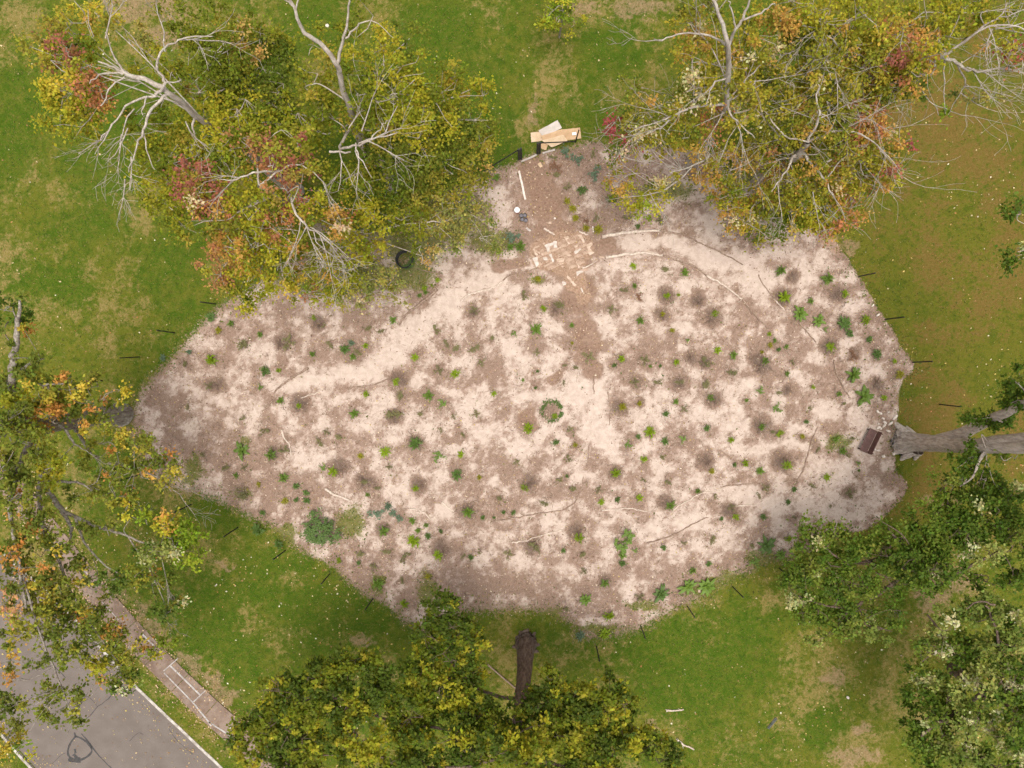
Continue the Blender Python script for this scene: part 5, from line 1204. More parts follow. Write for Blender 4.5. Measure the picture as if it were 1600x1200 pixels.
# ------------------------------------------------------------------ logs and sticks edging the paths
woodP = simple_mat("weathered_wood_pale", (.46, .36, .29), (.68, .57, .48), 7, .9, .5)
woodB = simple_mat("weathered_wood_brown", (.19, .125, .09), (.36, .26, .195), 7, .9, .5)
LOGS = [([(941, 370), (965, 366), (985, 363), (1030, 360)], .10, 0, "thick pale log edging the upper side of the right hand path"),
        ([(1032, 360), (1050, 364), (1072, 370), (1100, 383)], .05, 1, "thin brown branch continuing the upper path log to the right"),
        ([(1100, 383), (1130, 396), (1160, 414)], .04, 1, "thin brown branch curving down at the right end of the upper path edge"),
        ([(945, 403), (965, 400), (985, 397), (1012, 396), (1034, 399)], .075, 0, "pale log edging the lower side of the right hand path by the patio"),
        ([(1036, 400), (1060, 408), (1085, 417), (1104, 431)], .05, 1, "brown branch next after the lower path log"),
        ([(1104, 431), (1125, 442), (1145, 456), (1160, 468)], .055, 0, "bleached curved branch past the orange soil patch on the right path"),
        ([(1160, 468), (1178, 490), (1200, 512)], .035, 1, "thin brown branch at the far lower end of the right path edge"),
        ([(684, 452), (668, 466), (648, 482), (636, 490), (624, 508)], .075, 1, "dark forked branch edging the upper side of the left sand path"),
        ([(640, 485), (634, 480)], .03, 1, "short dark stub against the forked path branch"),
        ([(720, 470), (732, 461), (742, 457), (762, 452), (775, 447), (784, 440)], .055, 0, "pale crooked branch on the left path just below the patio"),
        ([(786, 438), (800, 428), (822, 424), (842, 419)], .04, 1, "thin dark branch joining the left path to the patio corner"),
        ([(482, 575), (465, 585), (450, 595), (437, 604), (428, 614)], .06, 1, "curved brown branch at the left end of the sand path"),
        ([(426, 624), (420, 634), (410, 642)], .04, 1, "short brown branch below the left path end"),
        ([(545, 608), (565, 604), (585, 601), (606, 592)], .045, 1, "slim brown branch along the lower side of the left sand path"),
        ([(470, 622), (485, 617), (500, 612)], .035, 0, "slim pale stick beside the mulch ring left of the path"),
        ([(440, 672), (444, 684), (452, 695), (455, 712)], .045, 0, "crooked pale stick standing out on the left sand"),
        ([(508, 763), (518, 770), (530, 775), (547, 782)], .07, 0, "thick pale branch lying above the big round shrub"),
        ([(640, 795), (655, 797), (665, 803), (672, 811)], .04, 0, "bent thin stick right of the blue green plants"),
        ([(690, 784), (700, 793), (709, 799)], .04, 0, "short stick at the lower left of the bed near a mulch ring"),
        ([(770, 815), (800, 810), (830, 804), (860, 800), (884, 796)], .035, 1, "long thin dark branch across the lower centre of the bed"),
        ([(884, 796), (900, 782), (908, 765), (912, 745)], .03, 1, "thin dark branch curving upward from the long centre branch"),
        ([(800, 848), (820, 845), (842, 838), (880, 828)], .035, 0, "pale slim stick below the long centre branch"),
        ([(940, 797), (960, 796), (985, 794), (995, 796), (1010, 799)], .035, 0, "pale stick level with the ring at lower centre right"),
        ([(1052, 796), (1075, 782), (1095, 772), (1125, 766)], .035, 0, "slim branch climbing right from a mulch ring below centre"),
        ([(1130, 760), (1160, 757), (1200, 754)], .03, 1, "thin level branch in the lower right sand"),
        ([(1012, 848), (1040, 840), (1060, 832), (1080, 821), (1105, 808)], .04, 1, "brown branch slanting up right of the sprawling pale plant"),
        ([(1150, 791), (1170, 789), (1190, 789)], .03, 0, "short level stick right of the lower right mulch ring"),
        ([(1245, 752), (1256, 732), (1262, 712), (1268, 690), (1277, 668)], .04, 1, "long curved branch left of the bench"),
        ([(1225, 752), (1235, 752), (1244, 750)], .03, 1, "small stick at the lower end of the long bench side branch"),
        ([(1303, 562), (1306, 580), (1314, 598), (1322, 613), (1328, 622)], .04, 1, "thin dark branch beside the twin bright rosettes"),
        ([(1248, 502), (1262, 520), (1276, 535)], .035, 1, "thin branch below the upper right rosettes"),
        ([(1212, 470), (1220, 478), (1226, 486)], .035, 0, "short pale stick in the upper right mulch ring"),
        ([(928, 590), (927, 602), (929, 616)], .03, 1, "short upright dark stick in the central bare sand"),
        ([(950, 612), (953, 640), (952, 665)], .03, 1, "thin dark branch down the central bare sand strip"),
        ([(920, 695), (918, 715), (917, 732)], .03, 1, "thin stick under the central sand strip"),
        ([(1185, 430), (1200, 455), (1222, 480)], .03, 1, "faint branch parallel to the upper right fence"),
        ([(1040, 1111), (1068, 1108)], .05, 0, "straight pale stick lying on the bottom lawn"),
        ([(1057, 1155), (1070, 1164), (1084, 1171)], .05, 0, "pale bent stick low on the bottom lawn by the tree crown"),
        ([(850, 357), (858, 362), (866, 366)], .06, 0, "short pale branch on the soil just above the patio"),
        ([(905, 362), (912, 365), (919, 367)], .04, 0, "small pale stick at the upper right patio corner"),
        ([(910, 419), (918, 416), (927, 412)], .045, 0, "grey pair of sticks right below the patio"),
        ([(1360, 665), (1352, 678)], .03, 0, "thin pale stick at the upper left end of the bench"),
        ([(690, 428), (668, 424), (650, 420)], .03, 1, "dark thin stick right below the wire ring"),
        ([(795, 236), (800, 252), (806, 263)], .0, 1, "")]
for i, (pts, r0, mt, label) in enumerate(LOGS):
    if r0 <= 0:
        continue
    base = G(*pts[0])
    rr = random.Random(i + 300)
    r0 *= 1.25
    pr = [(G(a, b, r0 * .7) - base, r0 * (1 - .35 * j / max(1, len(pts) - 1))) for j, (a, b) in enumerate(pts)]
    s = spline(pr, 5)
    s = [(p + Vector((rr.gauss(0, .02), rr.gauss(0, .02), rr.gauss(0, .006))), r * rr.uniform(.85, 1.15)) for p, r in s]
    s = [(Vector((p.x, p.y, ground_z(p.x + base.x, p.y + base.y) + .012 + r * .75 - base.z)), r) for p, r in s]
    V, Fc = tube_arrays([p for p, _ in s], [r for _, r in s], 7)
    Fc += [tuple(range(7))[::-1], tuple(len(V) - 7 + k for k in range(7))]
    # side stubs
    for k in range(rr.randint(1, 3)):
        q, qr = s[rr.randint(1, len(s) - 1)]
        d = Vector((rr.gauss(0, 1), rr.gauss(0, 1), .15)).normalized() * rr.uniform(.1, .35)
        tv, tf = tube_arrays([q, q + d * .5, q + d], [qr * .5, qr * .4, qr * .2], 4)
        o0 = len(V); V += tv; Fc += [tuple(x + o0 for x in f) for f in tf]
    nm = "log" if r0 >= .07 else "branch"
    o = mk(nm, V, Fc, (woodP, woodB)[mt], loc=base, smooth=True)
    tag(o, label, "log" if nm == "log" else "branch", "logs and branches lying in the garden")

# ------------------------------------------------------------------ fence
ironM = simple_mat("black_iron", (.012, .012, .012), (.025, .024, .022), 12, .6, .1, spec=.4)
def box_arrays(V, Fc, c, sx, sy, sz, rot=None):
    o = len(V)
    for z in (-1, 1):
        for y in (-1, 1):
            for x in (-1, 1):
                v = Vector((x * sx / 2, y * sy / 2, z * sz / 2))
                if rot:
                    v = rot @ v
                V.append(Vector(c) + v)
    Fc += [tuple(o + k for k in f) for f in ((0, 2, 3, 1), (4, 5, 7, 6), (0, 1, 5, 4), (2, 6, 7, 3), (0, 4, 6, 2), (1, 3, 7, 5))]
def post_mesh(h, w):
    V, Fc = [], []
    box_arrays(V, Fc, (0, 0, h / 2 - .1), w, w * .45, h + .2)
    box_arrays(V, Fc, (0, w * .35, h / 2 - .1), w * .4, w * .5, h + .19)
    for k in range(7):
        box_arrays(V, Fc, (0, -w * .34, .3 + k * .27), w * .3, w * .3, .03)
    me = bpy.data.meshes.new("fence_post")
    me.from_pydata([tuple(v) for v in V], [], Fc)
    me.materials.append(ironM)
    return me
pm = post_mesh(2.2, .07)
POSTS = [(337, 475, "thin black fence post on the left lawn touching the red tinted crown"), (273, 520, "second black fence post down from the red tinted crown on the left"), (218, 558, "third black fence post down from the red tinted crown on the left"), (163, 595, "black fence post half hidden by the orange oak leaves at left"),
         (218, 742, "black fence post between the orange oak leaves and the sand bed"), (299, 788, "black fence post next to the dark lawn below the left bare twigs"), (372, 824, "black fence post left of the dark tuft on the lower left edge"), (446, 860, "black fence post on the lawn nearest the big round shrub"),
         (515, 897, "black fence post on the lower left lawn, second from the big shrub"), (583, 935, "black fence post on the lower left lawn, third from the big shrub"), (651, 973, "black fence post touching the bottom tree's left leaf tip"),
         (932, 1010, "black fence post on the bottom lawn, nearest the bottom tree trunk"), (1001, 977, "black fence post on the bottom lawn, second from the bottom trunk"), (1074, 947, "black fence post below the two green rosettes at the bottom edge"), (1145, 917, "black fence post right of the bottom edge rosettes"), (1218, 888, "black fence post under the edge of the dark lower right tree"), (1364, 831, "black fence post nearly hidden in dark leaves at lower right"), (1462, 806, "black fence post deep under the right hand foliage below the huge trunk"),
         (1300, 368, "black fence post under the orange leaves at the top right of the bed"), (1342, 432, "black fence post on the right lawn, first below the overhanging tree"), (1383, 499, "black fence post on the right lawn, second below the overhanging tree"), (1426, 566, "black fence post at the right corner of the sand bed"), (1468, 632, "black fence post standing in lawn just above the huge trunk"),
         (899, 222, "black fence post in front of the right end of the cardboard"), (749, 266, "black fence post left of the gate at the end of the brace")]
for i, (x, y, label) in enumerate(POSTS):
    o = bpy.data.objects.new("fence_post", pm)
    COL.objects.link(o)
    o.location = G(x, y)
    rr = random.Random(i)
    o.rotation_euler = (rr.gauss(0, .015), rr.gauss(0, .015), rr.uniform(0, 3))
    tag(o, label, "fence post", "thin black posts of the garden fence")
gp = post_mesh(2.25, .13)
for x, y, label in ((811, 250, "black gate post at the outer left of the gate gap"), (814.5, 249, "black gate post at the inner left of the gate gap"), (839.5, 241, "black gate post at the inner right of the gate gap"), (843, 240, "black gate post at the outer right, in front of the cardboard")):
    o = bpy.data.objects.new("gate_post", gp)
    COL.objects.link(o)
    o.location = G(x, y)
    tag(o, label, "gate post", "posts of the garden gate")
for x0, y0, z0, x1, y1, z1, label in ((756, 268, .1, 811, 250, 2.15, "black diagonal brace running from the lawn up to the left gate post"), (843, 240, 2.15, 899, 222, .15, "black diagonal brace running from the right gate post past the cardboard")):
    a = G(x0, y0); b = G(x1, y1)
    a.z += z0; b.z += z1
    V, Fc = tube_arrays([Vector((0, 0, 0)), b - a], [.04, .04], 6)
    V += []
    Fc += [tuple(range(6))[::-1], tuple(range(6, 12))]
    tag(mk("fence_brace", V, Fc, ironM, loc=a), label, "fence brace", "braces of the gate posts")
# leaning pole by the bottom trunk
a, b = G(762, 1038), G(806, 1075)
V, Fc = tube_arrays([Vector((0, 0, .05)), (b - a) * .5 + Vector((0, 0, .09)), b - a + Vector((0, 0, .12))], [.05, .05, .045], 7)
Fc += [tuple(range(7))[::-1], tuple(range(14, 21))]
tag(mk("pole", V, Fc, woodB, loc=a), "dark straight pole lying on the grass left of the bottom trunk", "pole")
# dark plank on the lawn at lower right
a, b = G(1200, 1138), G(1213, 1122)
rot = Matrix.Rotation(math.atan2(b.y - a.y, b.x - a.x), 3, 'Z')
V, Fc = [], []
box_arrays(V, Fc, (0, 0, .03), (b - a).length, .16, .05, rot)
box_arrays(V, Fc, (0, 0, .07), (b - a).length * .9, .05, .04, rot)
greyM = simple_mat("grey_weathered_wood", (.06, .065, .055), (.12, .125, .11), 9, .9, .4)
tag(mk("plank", V, Fc, greyM, loc=(a + b) / 2), "short dark plank lying alone on the lower right lawn", "plank")

# ------------------------------------------------------------------ cardboard, boards, bucket, pots
def sheet(name, pts, z, mat, label, seed, th=.012, curl=.05, n=7):
    """a slightly warped thick sheet spanned by a four cornered outline in photo pixels"""
    q = [P(*p) for p in pts]
    base = sum(q, Vector((0, 0, 0))) / 4
    base.z = ground_z(base.x, base.y)
    r = random.Random(seed)
    ph = [r.uniform(0, 6.28) for _ in range(4)]
    top = []
    for j in range(n):
        for i in range(n):
            u, v = i / (n - 1), j / (n - 1)
            p = q[0] * (1 - u) * (1 - v) + q[1] * u * (1 - v) + q[2] * u * v + q[3] * (1 - u) * v
            h = z + curl * (.5 + .3 * math.sin(3 * u + ph[0]) + .3 * math.sin(4 * v + ph[1])) * (.3 + abs(u - .5) + abs(v - .5))
            e = .012 if i in (0, n - 1) or j in (0, n - 1) else 0
            top.append(Vector((p.x - base.x + r.uniform(-e, e), p.y - base.y + r.uniform(-e, e), h)))
    V = top + [p - Vector((0, 0, th)) for p in top]
    m = n * n
    Fc = []
    for j in range(n - 1):
        for i in range(n - 1):
            a = j * n + i
            Fc += [(a, a + 1, a + n + 1, a + n), (m + a + n, m + a + n + 1, m + a + 1, m + a)]
    for i in range(n - 1):
        for a, b in ((i, i + 1), (m - n + i + 1, m - n + i), ((i + 1) * n, i * n), (i * n + n - 1, (i + 1) * n + n - 1)):
            Fc.append((b, a, m + a, m + b))
    return tag(mk(name, V, Fc, mat, loc=base), label, "cardboard", "cardboard sheets piled at the gate")
cbA = simple_mat("cardboard", (.42, .27, .15), (.55, .37, .22), 2.5, .85, .2, lo=.3, hi=.7)
cbB = simple_mat("cardboard_light", (.50, .36, .23), (.60, .45, .31), 2.5, .85, .2)
cbG = simple_mat("cardboard_grey", (.46, .40, .35), (.56, .49, .44), 2.5, .85, .2)
whiteM = simple_mat("white_plastic", (.72, .73, .74), (.80, .81, .82), 5, .45, .05)
sheet("cardboard_sheet", [(829, 208), (865, 203), (892, 213), (830, 223)], .05, cbB, "tan cardboard sheet at the left end of the pile", 1)
sheet("cardboard_sheet", [(841, 205), (871, 189), (878, 201), (849, 216)], .12, cbG, "pale grey cardboard sheet tilted at the top of the pile", 2)
s1 = sheet("cardboard_sheet", [(872, 204), (906, 200), (908, 217), (877, 222)], .09, cbA, "orange tan cardboard sheet with white label at the right end", 3)
sheet("cardboard_sheet", [(845, 214), (875, 204), (882, 219), (850, 224)], .16, cbA, "folded tan cardboard sheet in the middle of the pile", 4)
sheet("cardboard_sheet", [(846, 221), (880, 212), (886, 222), (862, 232)], .21, cbB, "buff cardboard sheet in front, over the middle one", 5)
sheet("cardboard_sheet", [(841, 226), (858, 224), (853, 236), (843, 232)], .12, cbA, "small torn cardboard piece behind the right gate post", 6)
V, Fc = [], []
lb = P(897, 210) - Vector(s1.location); lb.z = 0
box_arrays(V, Fc, (lb.x, lb.y, .155), .26, .17, .006, Matrix.Rotation(.12, 3, 'Z'))
mk("paper_label", V, Fc, whiteM, s1)

def board(pts, w, h, mat, label, name="board"):
    a, b = G(*pts[0]), G(*pts[1])
    rot = Matrix.Rotation(math.atan2(b.y - a.y, b.x - a.x), 3, 'Z')
    V, Fc = [], []
    L = (b - a).length
    r = random.Random(int(pts[0][0]))
    for k in range(3):
        box_arrays(V, Fc, rot @ Vector((L * (k - 1) / 3, r.uniform(-.006, .006), h / 2 + r.uniform(-.002, .002))), L / 3 - .003, w * r.uniform(.92, 1.05), h, rot)
    return tag(mk(name, V, Fc, mat, loc=(a + b) / 2), label, "board", "boards lying near the gate")
boardW = simple_mat("bleached_board", (.58, .49, .42), (.74, .66, .60), 6, .8, .3)
boardG = simple_mat("grey_board", (.36, .31, .28), (.52, .46, .42), 6, .8, .3)
board([(811, 267), (821, 312)], .12, .06, boardW, "long white board along the left side of the soil path")
board([(814, 253), (839, 242)], .10, .08, boardG, "grey threshold board across the gate gap")
board([(848, 240), (867, 234)], .10, .08, boardG, "grey board lying right of the gate below the cardboard")
board([(926, 354), (927, 363)], .05, .12, boardW, "tiny white stake between the yellow tufts above the patio", "stake")
board([(822, 356), (829, 361)], .12, .03, boardG, "short pale grey board piece below the black pots")
board([(842, 255), (846, 261)], .2, .05, cbB, "small buff block on the soil just inside the gate", "block")

# bucket
def lathe(prof, n=20):
    V, Fc = [], []
    for r, z in prof:
        for k in range(n):
            a = 2 * math.pi * k / n
            V.append(Vector((r * math.cos(a), r * math.sin(a), z)))
    for i in range(len(prof) - 1):
        for k in range(n):
            a, b = i * n + k, i * n + (k + 1) % n
            Fc.append((a, b, b + n, a + n))
    return V, Fc
redM = simple_mat("red_print", (.35, .02, .03), (.45, .04, .05), 6, .5, .05)
bk = thing("bucket", G(808, 330), "white lidded bucket with red band beside the soil path", "bucket")
V, Fc = lathe([(.01, 0), (.14, 0), (.15, .05), (.165, .36), (.01, .36)])
mk("bucket_body", V, Fc, whiteM, bk)
V, Fc = lathe([(.154, .06), (.158, .06), (.1655, .26), (.1625, .26)])
mk("red_band", V, Fc, redM, bk)
V, Fc = lathe([(.168, .34), (.176, .345), (.176, .375), (.165, .385), (.14, .38), (.01, .38)])
mk("lid", V, Fc, whiteM, bk)
V, Fc = tube_arrays([Vector((.172 * math.cos(a), .172 * math.sin(a), .33 - .12 * math.sin(a) ** 2)) for a in [math.pi * k / 10 for k in range(11)]], [.004] * 11, 4)
mk("handle", V, Fc, greyM, bk)
blackM = simple_mat("black_plastic", (.018, .018, .02), (.035, .035, .038), 8, .45, .05)
potSoil = simple_mat("pot_inside", (.14, .13, .15), (.22, .205, .22), 14, .8, .4)
for x, y, lab in ((814.5, 337.5, "black nursery pot nearest the bucket in the cluster of four"), (820, 337.3, "black nursery pot at the upper right of the cluster of four"), (816, 343.5, "black nursery pot at the lower left of the cluster of four"), (821.5, 345, "black nursery pot at the lower right of the cluster of four")):
    pt = thing("nursery_pot", G(x, y), lab, "plant pot", "black nursery pots beside the bucket")
    V, Fc = lathe([(.01, 0), (.085, 0), (.12, .2), (.128, .2), (.128, .225), (.112, .225), (.105, .15)], 16)
    mk("pot_wall", V, Fc, blackM, pt)
    V, Fc = lathe([(.001, .17), (.06, .175), (.103, .16)], 16)
    mk("pot_content", V, Fc, potSoil, pt)

# wire ring cage
wr = thing("wire_cage", G(634, 407), "dark round wire cage standing at the upper left edge of the bed", "wire cage")
V, Fc = [], []
for z, rr in ((.06, .50), (.28, .51), (.5, .52), (.66, .52)):
    tv, tf = tube_arrays([Vector((rr * math.cos(2 * math.pi * k / 28), rr * math.sin(2 * math.pi * k / 28), z)) for k in range(29)], [.03] * 29, 5)
    o0 = len(V); V += tv; Fc += [tuple(i + o0 for i in f) for f in tf]
mk("hoops", V, Fc, ironM, wr)
V, Fc = [], []
for k in range(26):
    a = 2 * math.pi * k / 26
    tv, tf = tube_arrays([Vector((.51 * math.cos(a), .51 * math.sin(a), 0)), Vector((.52 * math.cos(a), .52 * math.sin(a), .68))], [.022, .022], 4)
    o0 = len(V); V += tv; Fc += [tuple(i + o0 for i in f) for f in tf]
mk("wires", V, Fc, ironM, wr)
V, Fc = [], []
r = random.Random(4)
for k in range(120):
    a = r.gauss(-.8, .7); rr = r.uniform(.3, .62); b = r.uniform(0, 6.28)
    leaf_strip(V, Fc, Vector((rr * math.cos(a), rr * math.sin(a), r.uniform(.05, .6))), (math.cos(b), math.sin(b)), r.uniform(.08, .16), .03, .04, .03, 2)
tag(mk("vine", V, Fc, PM['D'], loc=G(634, 407)), "dark green vine clinging to the wire cage", "plant")

# ------------------------------------------------------------------ bench
brownM = simple_mat("bench_brown", (.085, .038, .032), (.125, .06, .05), 3.5, .55, .15, spec=.4)
brownD = simple_mat("bench_frame_brown", (.05, .026, .021), (.075, .04, .034), 5, .6, .1)
c0 = G(1351.5, 687)
a, b = P(1360, 671), P(1344.5, 703)
ang = math.atan2(b.y - a.y, b.x - a.x)       # long axis, pointing lower left
bn = thing("garden_bench", c0, "brown wooden garden bench in front of the huge grey trunk", "bench")
bn.rotation_euler = (0, 0, ang)
L = 1.52
V, Fc = [], []
for k in range(4):
    box_arrays(V, Fc, (0, -.16 + k * .122, .44), L, .117, .035)
mk("seat", V, Fc, brownM, bn)
V, Fc = [], []
tilt = Matrix.Rotation(-.2, 3, 'X')
for k in range(3):
    box_arrays(V, Fc, Vector((0, .295 + .03 * k, .56 + k * .135)), L, .03, .128, tilt)
mk("backrest", V, Fc, brownM, bn)
for sx in (-1, 1):
    V, Fc = [], []
    box_arrays(V, Fc, (sx * (L / 2 - .1), -.15, .2), .06, .06, .44)
    box_arrays(V, Fc, (sx * (L / 2 - .1), .27, .2), .06, .06, .44)
    box_arrays(V, Fc, (sx * (L / 2 - .1), .06, .405), .058, .5, .03)
    box_arrays(V, Fc, (sx * (L / 2 - .1), .36, .65), .055, .04, .56, tilt)
    mk("leg_frame", V, Fc, brownD, bn)

# ------------------------------------------------------------------ stones and patio slabs
stoneM = simple_mat("pale_stone", (.60, .51, .44), (.76, .68, .60), 5, .85, .5)
slabM = simple_mat("patio_stone", (.42, .30, .22), (.58, .45, .36), 3.5, .85, .4)
slabW = simple_mat("patio_stone_pale", (.46, .385, .33), (.60, .53, .48), 3.5, .85, .4)
def slab(poly, h, mat, label, seed, name="paving_slab", group="broken slabs of the patio"):
    q = [P(*p) for p in poly]
    base = sum(q, Vector((0, 0, 0))) / len(q)
    base.z = ground_z(base.x, base.y)
    r = random.Random(seed)
    # ragged edge: subdivide and jitter
    pts = []
    for p0, p1 in zip(q, q[1:] + q[:1]):
        k = max(2, int((p1 - p0).length / .12))
        for i in range(k):
            p = p0.lerp(p1, i / k)
            pts.append(Vector((p.x - base.x + r.gauss(0, .018), p.y - base.y + r.gauss(0, .018), 0)))
    n = len(pts)
    V = [p + Vector((0, 0, -.05)) for p in pts] + [p + Vector((0, 0, h - .01)) for p in pts] + [p * .93 + Vector((0, 0, h)) for p in pts]
    Fc = []
    for i in range(n):
        j = (i + 1) % n
        Fc += [(i, j, n + j, n + i), (n + i, n + j, 2 * n + j, 2 * n + i)]
    Fc.append(tuple(2 * n + i for i in range(n)))
    return tag(mk(name, V, Fc, mat, loc=base), label, "paving slab", group)
def px3(*p):
    return [(800 + a / 10, 340 + b / 10) for a, b in p]
def st(x0, y0, x1, y1, w):
    d = Vector((x1 - x0, y1 - y0)).normalized(); s = Vector((-d.y, d.x)) * w / 2
    return px3((x0 + s.x, y0 + s.y), (x1 + s.x, y1 + s.y), (x1 - s.x, y1 - s.y), (x0 - s.x, y0 - s.y))
SL = [(px3((315, 625), (395, 610), (422, 740), (378, 778)), 1, "tall whitish slab at the left corner of the patio"), (px3((508, 432), (640, 384), (645, 430), (600, 455), (585, 520), (552, 545)), 1, "large pale slab at the upper left of the patio"),
      (px3((642, 372), (702, 366), (690, 420), (712, 470), (650, 472)), 1, "squarish pale slab right of the large upper left one"), (px3((480, 628), (548, 620), (556, 662), (495, 664)), 1, "small white slab alone in the left patio soil"),
      (st(595, 570, 650, 690, 30), 1, "narrow upright pale strip in the left patio"), (px3((690, 655), (790, 635), (832, 640), (800, 680), (705, 702)), 0, "flat tan slab at the patio centre"), (px3((850, 568), (905, 572), (930, 585), (888, 604), (855, 592)), 0, "small pink slab right of the patio centre"),
      (px3((810, 305), (880, 288), (885, 325), (835, 350)), 0, "tan slab at the top of the patio"), (st(850, 340, 895, 415, 24), 0, "tan strip hanging below the top slab"), (px3((1030, 265), (1085, 270), (1112, 310), (1140, 390), (1110, 400), (1080, 330)), 0, "bent tan slab at the upper right of the patio"),
      (px3((1165, 420), (1240, 382), (1262, 425), (1200, 478), (1180, 490)), 0, "upper slab of the right patio end"), (px3((1185, 490), (1215, 480), (1290, 550), (1210, 592), (1190, 540)), 0, "lower slab of the right patio end"), (px3((960, 535), (1065, 480), (1080, 505), (990, 572)), 1, "pale slanting slab right of the patio middle"), (px3((960, 440), (1030, 415), (1035, 440), (985, 470)), 0, "small tan slab above the slanting pale one"),
      (st(335, 485, 390, 592, 26), 0, "narrow slab on the left patio rim"), (st(345, 478, 425, 440, 18), 0, "thin slab edge at the upper left patio rim"), (st(560, 540, 765, 462, 20), 0, "long thin slab edge below the large pale slab"), (st(500, 762, 640, 700, 22), 0, "thin slab edge along the lower left of the patio"), (px3((400, 525), (440, 545), (425, 560), (395, 550)), 0, "tiny slab chip near the left patio rim"), (px3((450, 560), (490, 550), (495, 580), (460, 590)), 0, "tiny slab chip between the left white slabs"),
      (st(860, 915, 1000, 1065, 34), 0, "long slanting slab below the patio"), (px3((770, 1005), (850, 1005), (832, 1050), (795, 1068)), 1, "white slab lowest left below the patio"), (st(1000, 685, 1052, 780, 22), 0, "thin upright slab strip at lower right of the patio"), (px3((1000, 845), (1110, 825), (1115, 845), (1060, 870), (1030, 915), (1012, 910)), 1, "angular white slab below the thin strip"), (st(920, 778, 980, 750, 22), 0, "small slanting slab strip at the lower patio centre"), (st(1072, 1092, 1112, 1160, 16), 1, "white slab sliver at the far lower right of the patio"),
      (px3((760, 755), (805, 755), (800, 772), (765, 770)), 0, "tiny tan chip at the lower patio"), (px3((500, 735), (545, 735), (540, 755), (505, 760)), 1, "small pale block on the lower left patio edge"), (px3((480, 395), (520, 390), (515, 420), (485, 420)), 0, "pink chip at the upper left patio edge"), (px3((1365, 600), (1430, 605), (1440, 640), (1380, 625)), 0, "sandy slab where the patio meets the right path")]
dustM = simple_mat("dusty_patio_stone", (.28, .182, .125), (.45, .32, .24), 2.2, .9, .4)
gx0, gy0 = Vector((.917, -.399)), Vector((.399, .917))
k = 0
for iu, iv in ((0, 0), (0, 1), (1, 0), (1, 1), (1, 2), (2, 0), (2, 1), (2, 2), (3, 0), (3, 1), (3, 2), (4, 0), (4, 1), (4, 2), (5, 1), (5, 2), (3, 3), (4, 3), (4, 4), (5, 0)):
    c = Vector((385, 590)) + gx0 * iu * 148 + gy0 * iv * 118
    hu, hv = 70, 55
    poly = [c + gx0 * a * hu + gy0 * b * hv for a, b in ((-1, -1), (1, -1), (1, 1), (-1, 1))]
    slab(px3(*[(p.x, p.y) for p in poly]), .012 + .003 * (k % 3), dustM, "soil dusted tan slab laid flush in the broken stone patio", 700 + k, group="soil dusted slabs of the patio")
    k += 1
for i, (poly, w, label) in enumerate(SL):
    slab(poly, .038 + .004 * (i % 3), slabW if w else slabM, label, i + 500)
def stone(x, y, rx, ry, rot, label, seed, h=.09, group="pale stones by the bench", mat=None):
    r = random.Random(seed); V, Fc = [], []
    n, m = 10, 4
    for j in range(m):
        f = (0.85, 1.0, .8, .35)[j]; z = (-.03, .35 * h, .8 * h, h)[j]
        for k in range(n):
            a = 2 * math.pi * k / n
            q = f * r.uniform(.82, 1.15)
            x_, y_ = rx * SX * q * math.cos(a), ry * SX * q * math.sin(a)
            V.append(Vector((x_ * math.cos(rot) - y_ * math.sin(rot), x_ * math.sin(rot) + y_ * math.cos(rot), z)))
    for j in range(m - 1):
        for k in range(n):
            a, b = j * n + k, j * n + (k + 1) % n
            Fc.append((a, b, b + n, a + n))
    Fc.append(tuple((m - 1) * n + k for k in range(n)))
    return tag(mk("stone", V, Fc, mat or stoneM, loc=G(x, y), smooth=False), label, "stone", group)
ST = [(1371, 643, 2.4, 1.4, -.9, "oval pale stone highest above the bench"), (1375.5, 646, 2.3, 1.5, -.6, "oval pale stone second highest above the bench"), (1379.5, 654, 1.9, 1.3, -.7, "yellowish stone in the middle of the stones above the bench"), (1398, 652, 4, 1.6, .9, "long pale stone farthest right above the bench"), (1391, 661.5, 3.6, 1.5, .7, "long pale stone nearest the huge trunk's roots"),
      (1382, 660, 2.6, 1.6, -.7, "lumpy stone in the centre of the pale stones"), (1381, 665, 2.8, 1.3, .8, "slanting stone just below the lumpy centre stone"), (1372.5, 668, 2.6, 1.8, .6, "broad stone touching the upper bench end"), (1372, 662, 1.5, 1.2, 0, "small round stone left in the pale stones"), (1376, 670, 1.8, 1.1, .9, "thin stone at the bench's upper right corner"), (1388, 673.5, 2.6, 1.5, -.5, "single oval stone right of the bench on green"), (1366.5, 702, 2.2, 1.2, -1, "pale stone behind the lower bench end"), (1371.5, 703.5, 2.8, 1.2, .2, "flat stone right of the bench's lower end"), (1380, 713, 2.1, 2, 0, "round white stone below the bench on bare soil"),
      (1387, 644, 1.4, 1, .8, "tiny stone at the upper right of the pale stones"), (1396, 709, 1.5, 1.8, .4, "pinkish stone left under the huge trunk")]
for i, (x, y, rx, ry, ro, lab) in enumerate(ST):
    stone(x, y, rx * 1.35, ry * 1.35, ro, lab, i + 900, .16)
EX = [(511, 40, 3, 2.6, 0, "pale stone alone on the dark lawn at top between tree limbs"), (1093, 923, 3, 3.2, 0, "orange tan stone between the bottom edge rosettes"), (1325, 1090, 2, 3, .5, "white stone on bare ground of the lower right lawn"), (867, 341, 2, 1.6, 0, "pale stone on the soil path above the patio"), (859, 348, 3, 2.2, .2, "pink tan stone at the foot of the soil path"), (1364, 477, 3, 1.6, .9, "pale stone on the right fence line"), (1372, 492, 3.5, 1.5, .5, "flat pale stone on the right fence line, second from the top")]
for i, (x, y, rx, ry, ro, lab) in enumerate(EX):
    stone(x, y, rx, ry, ro, lab, i + 950, .08, None, slabM if i in (1, 4) else None)

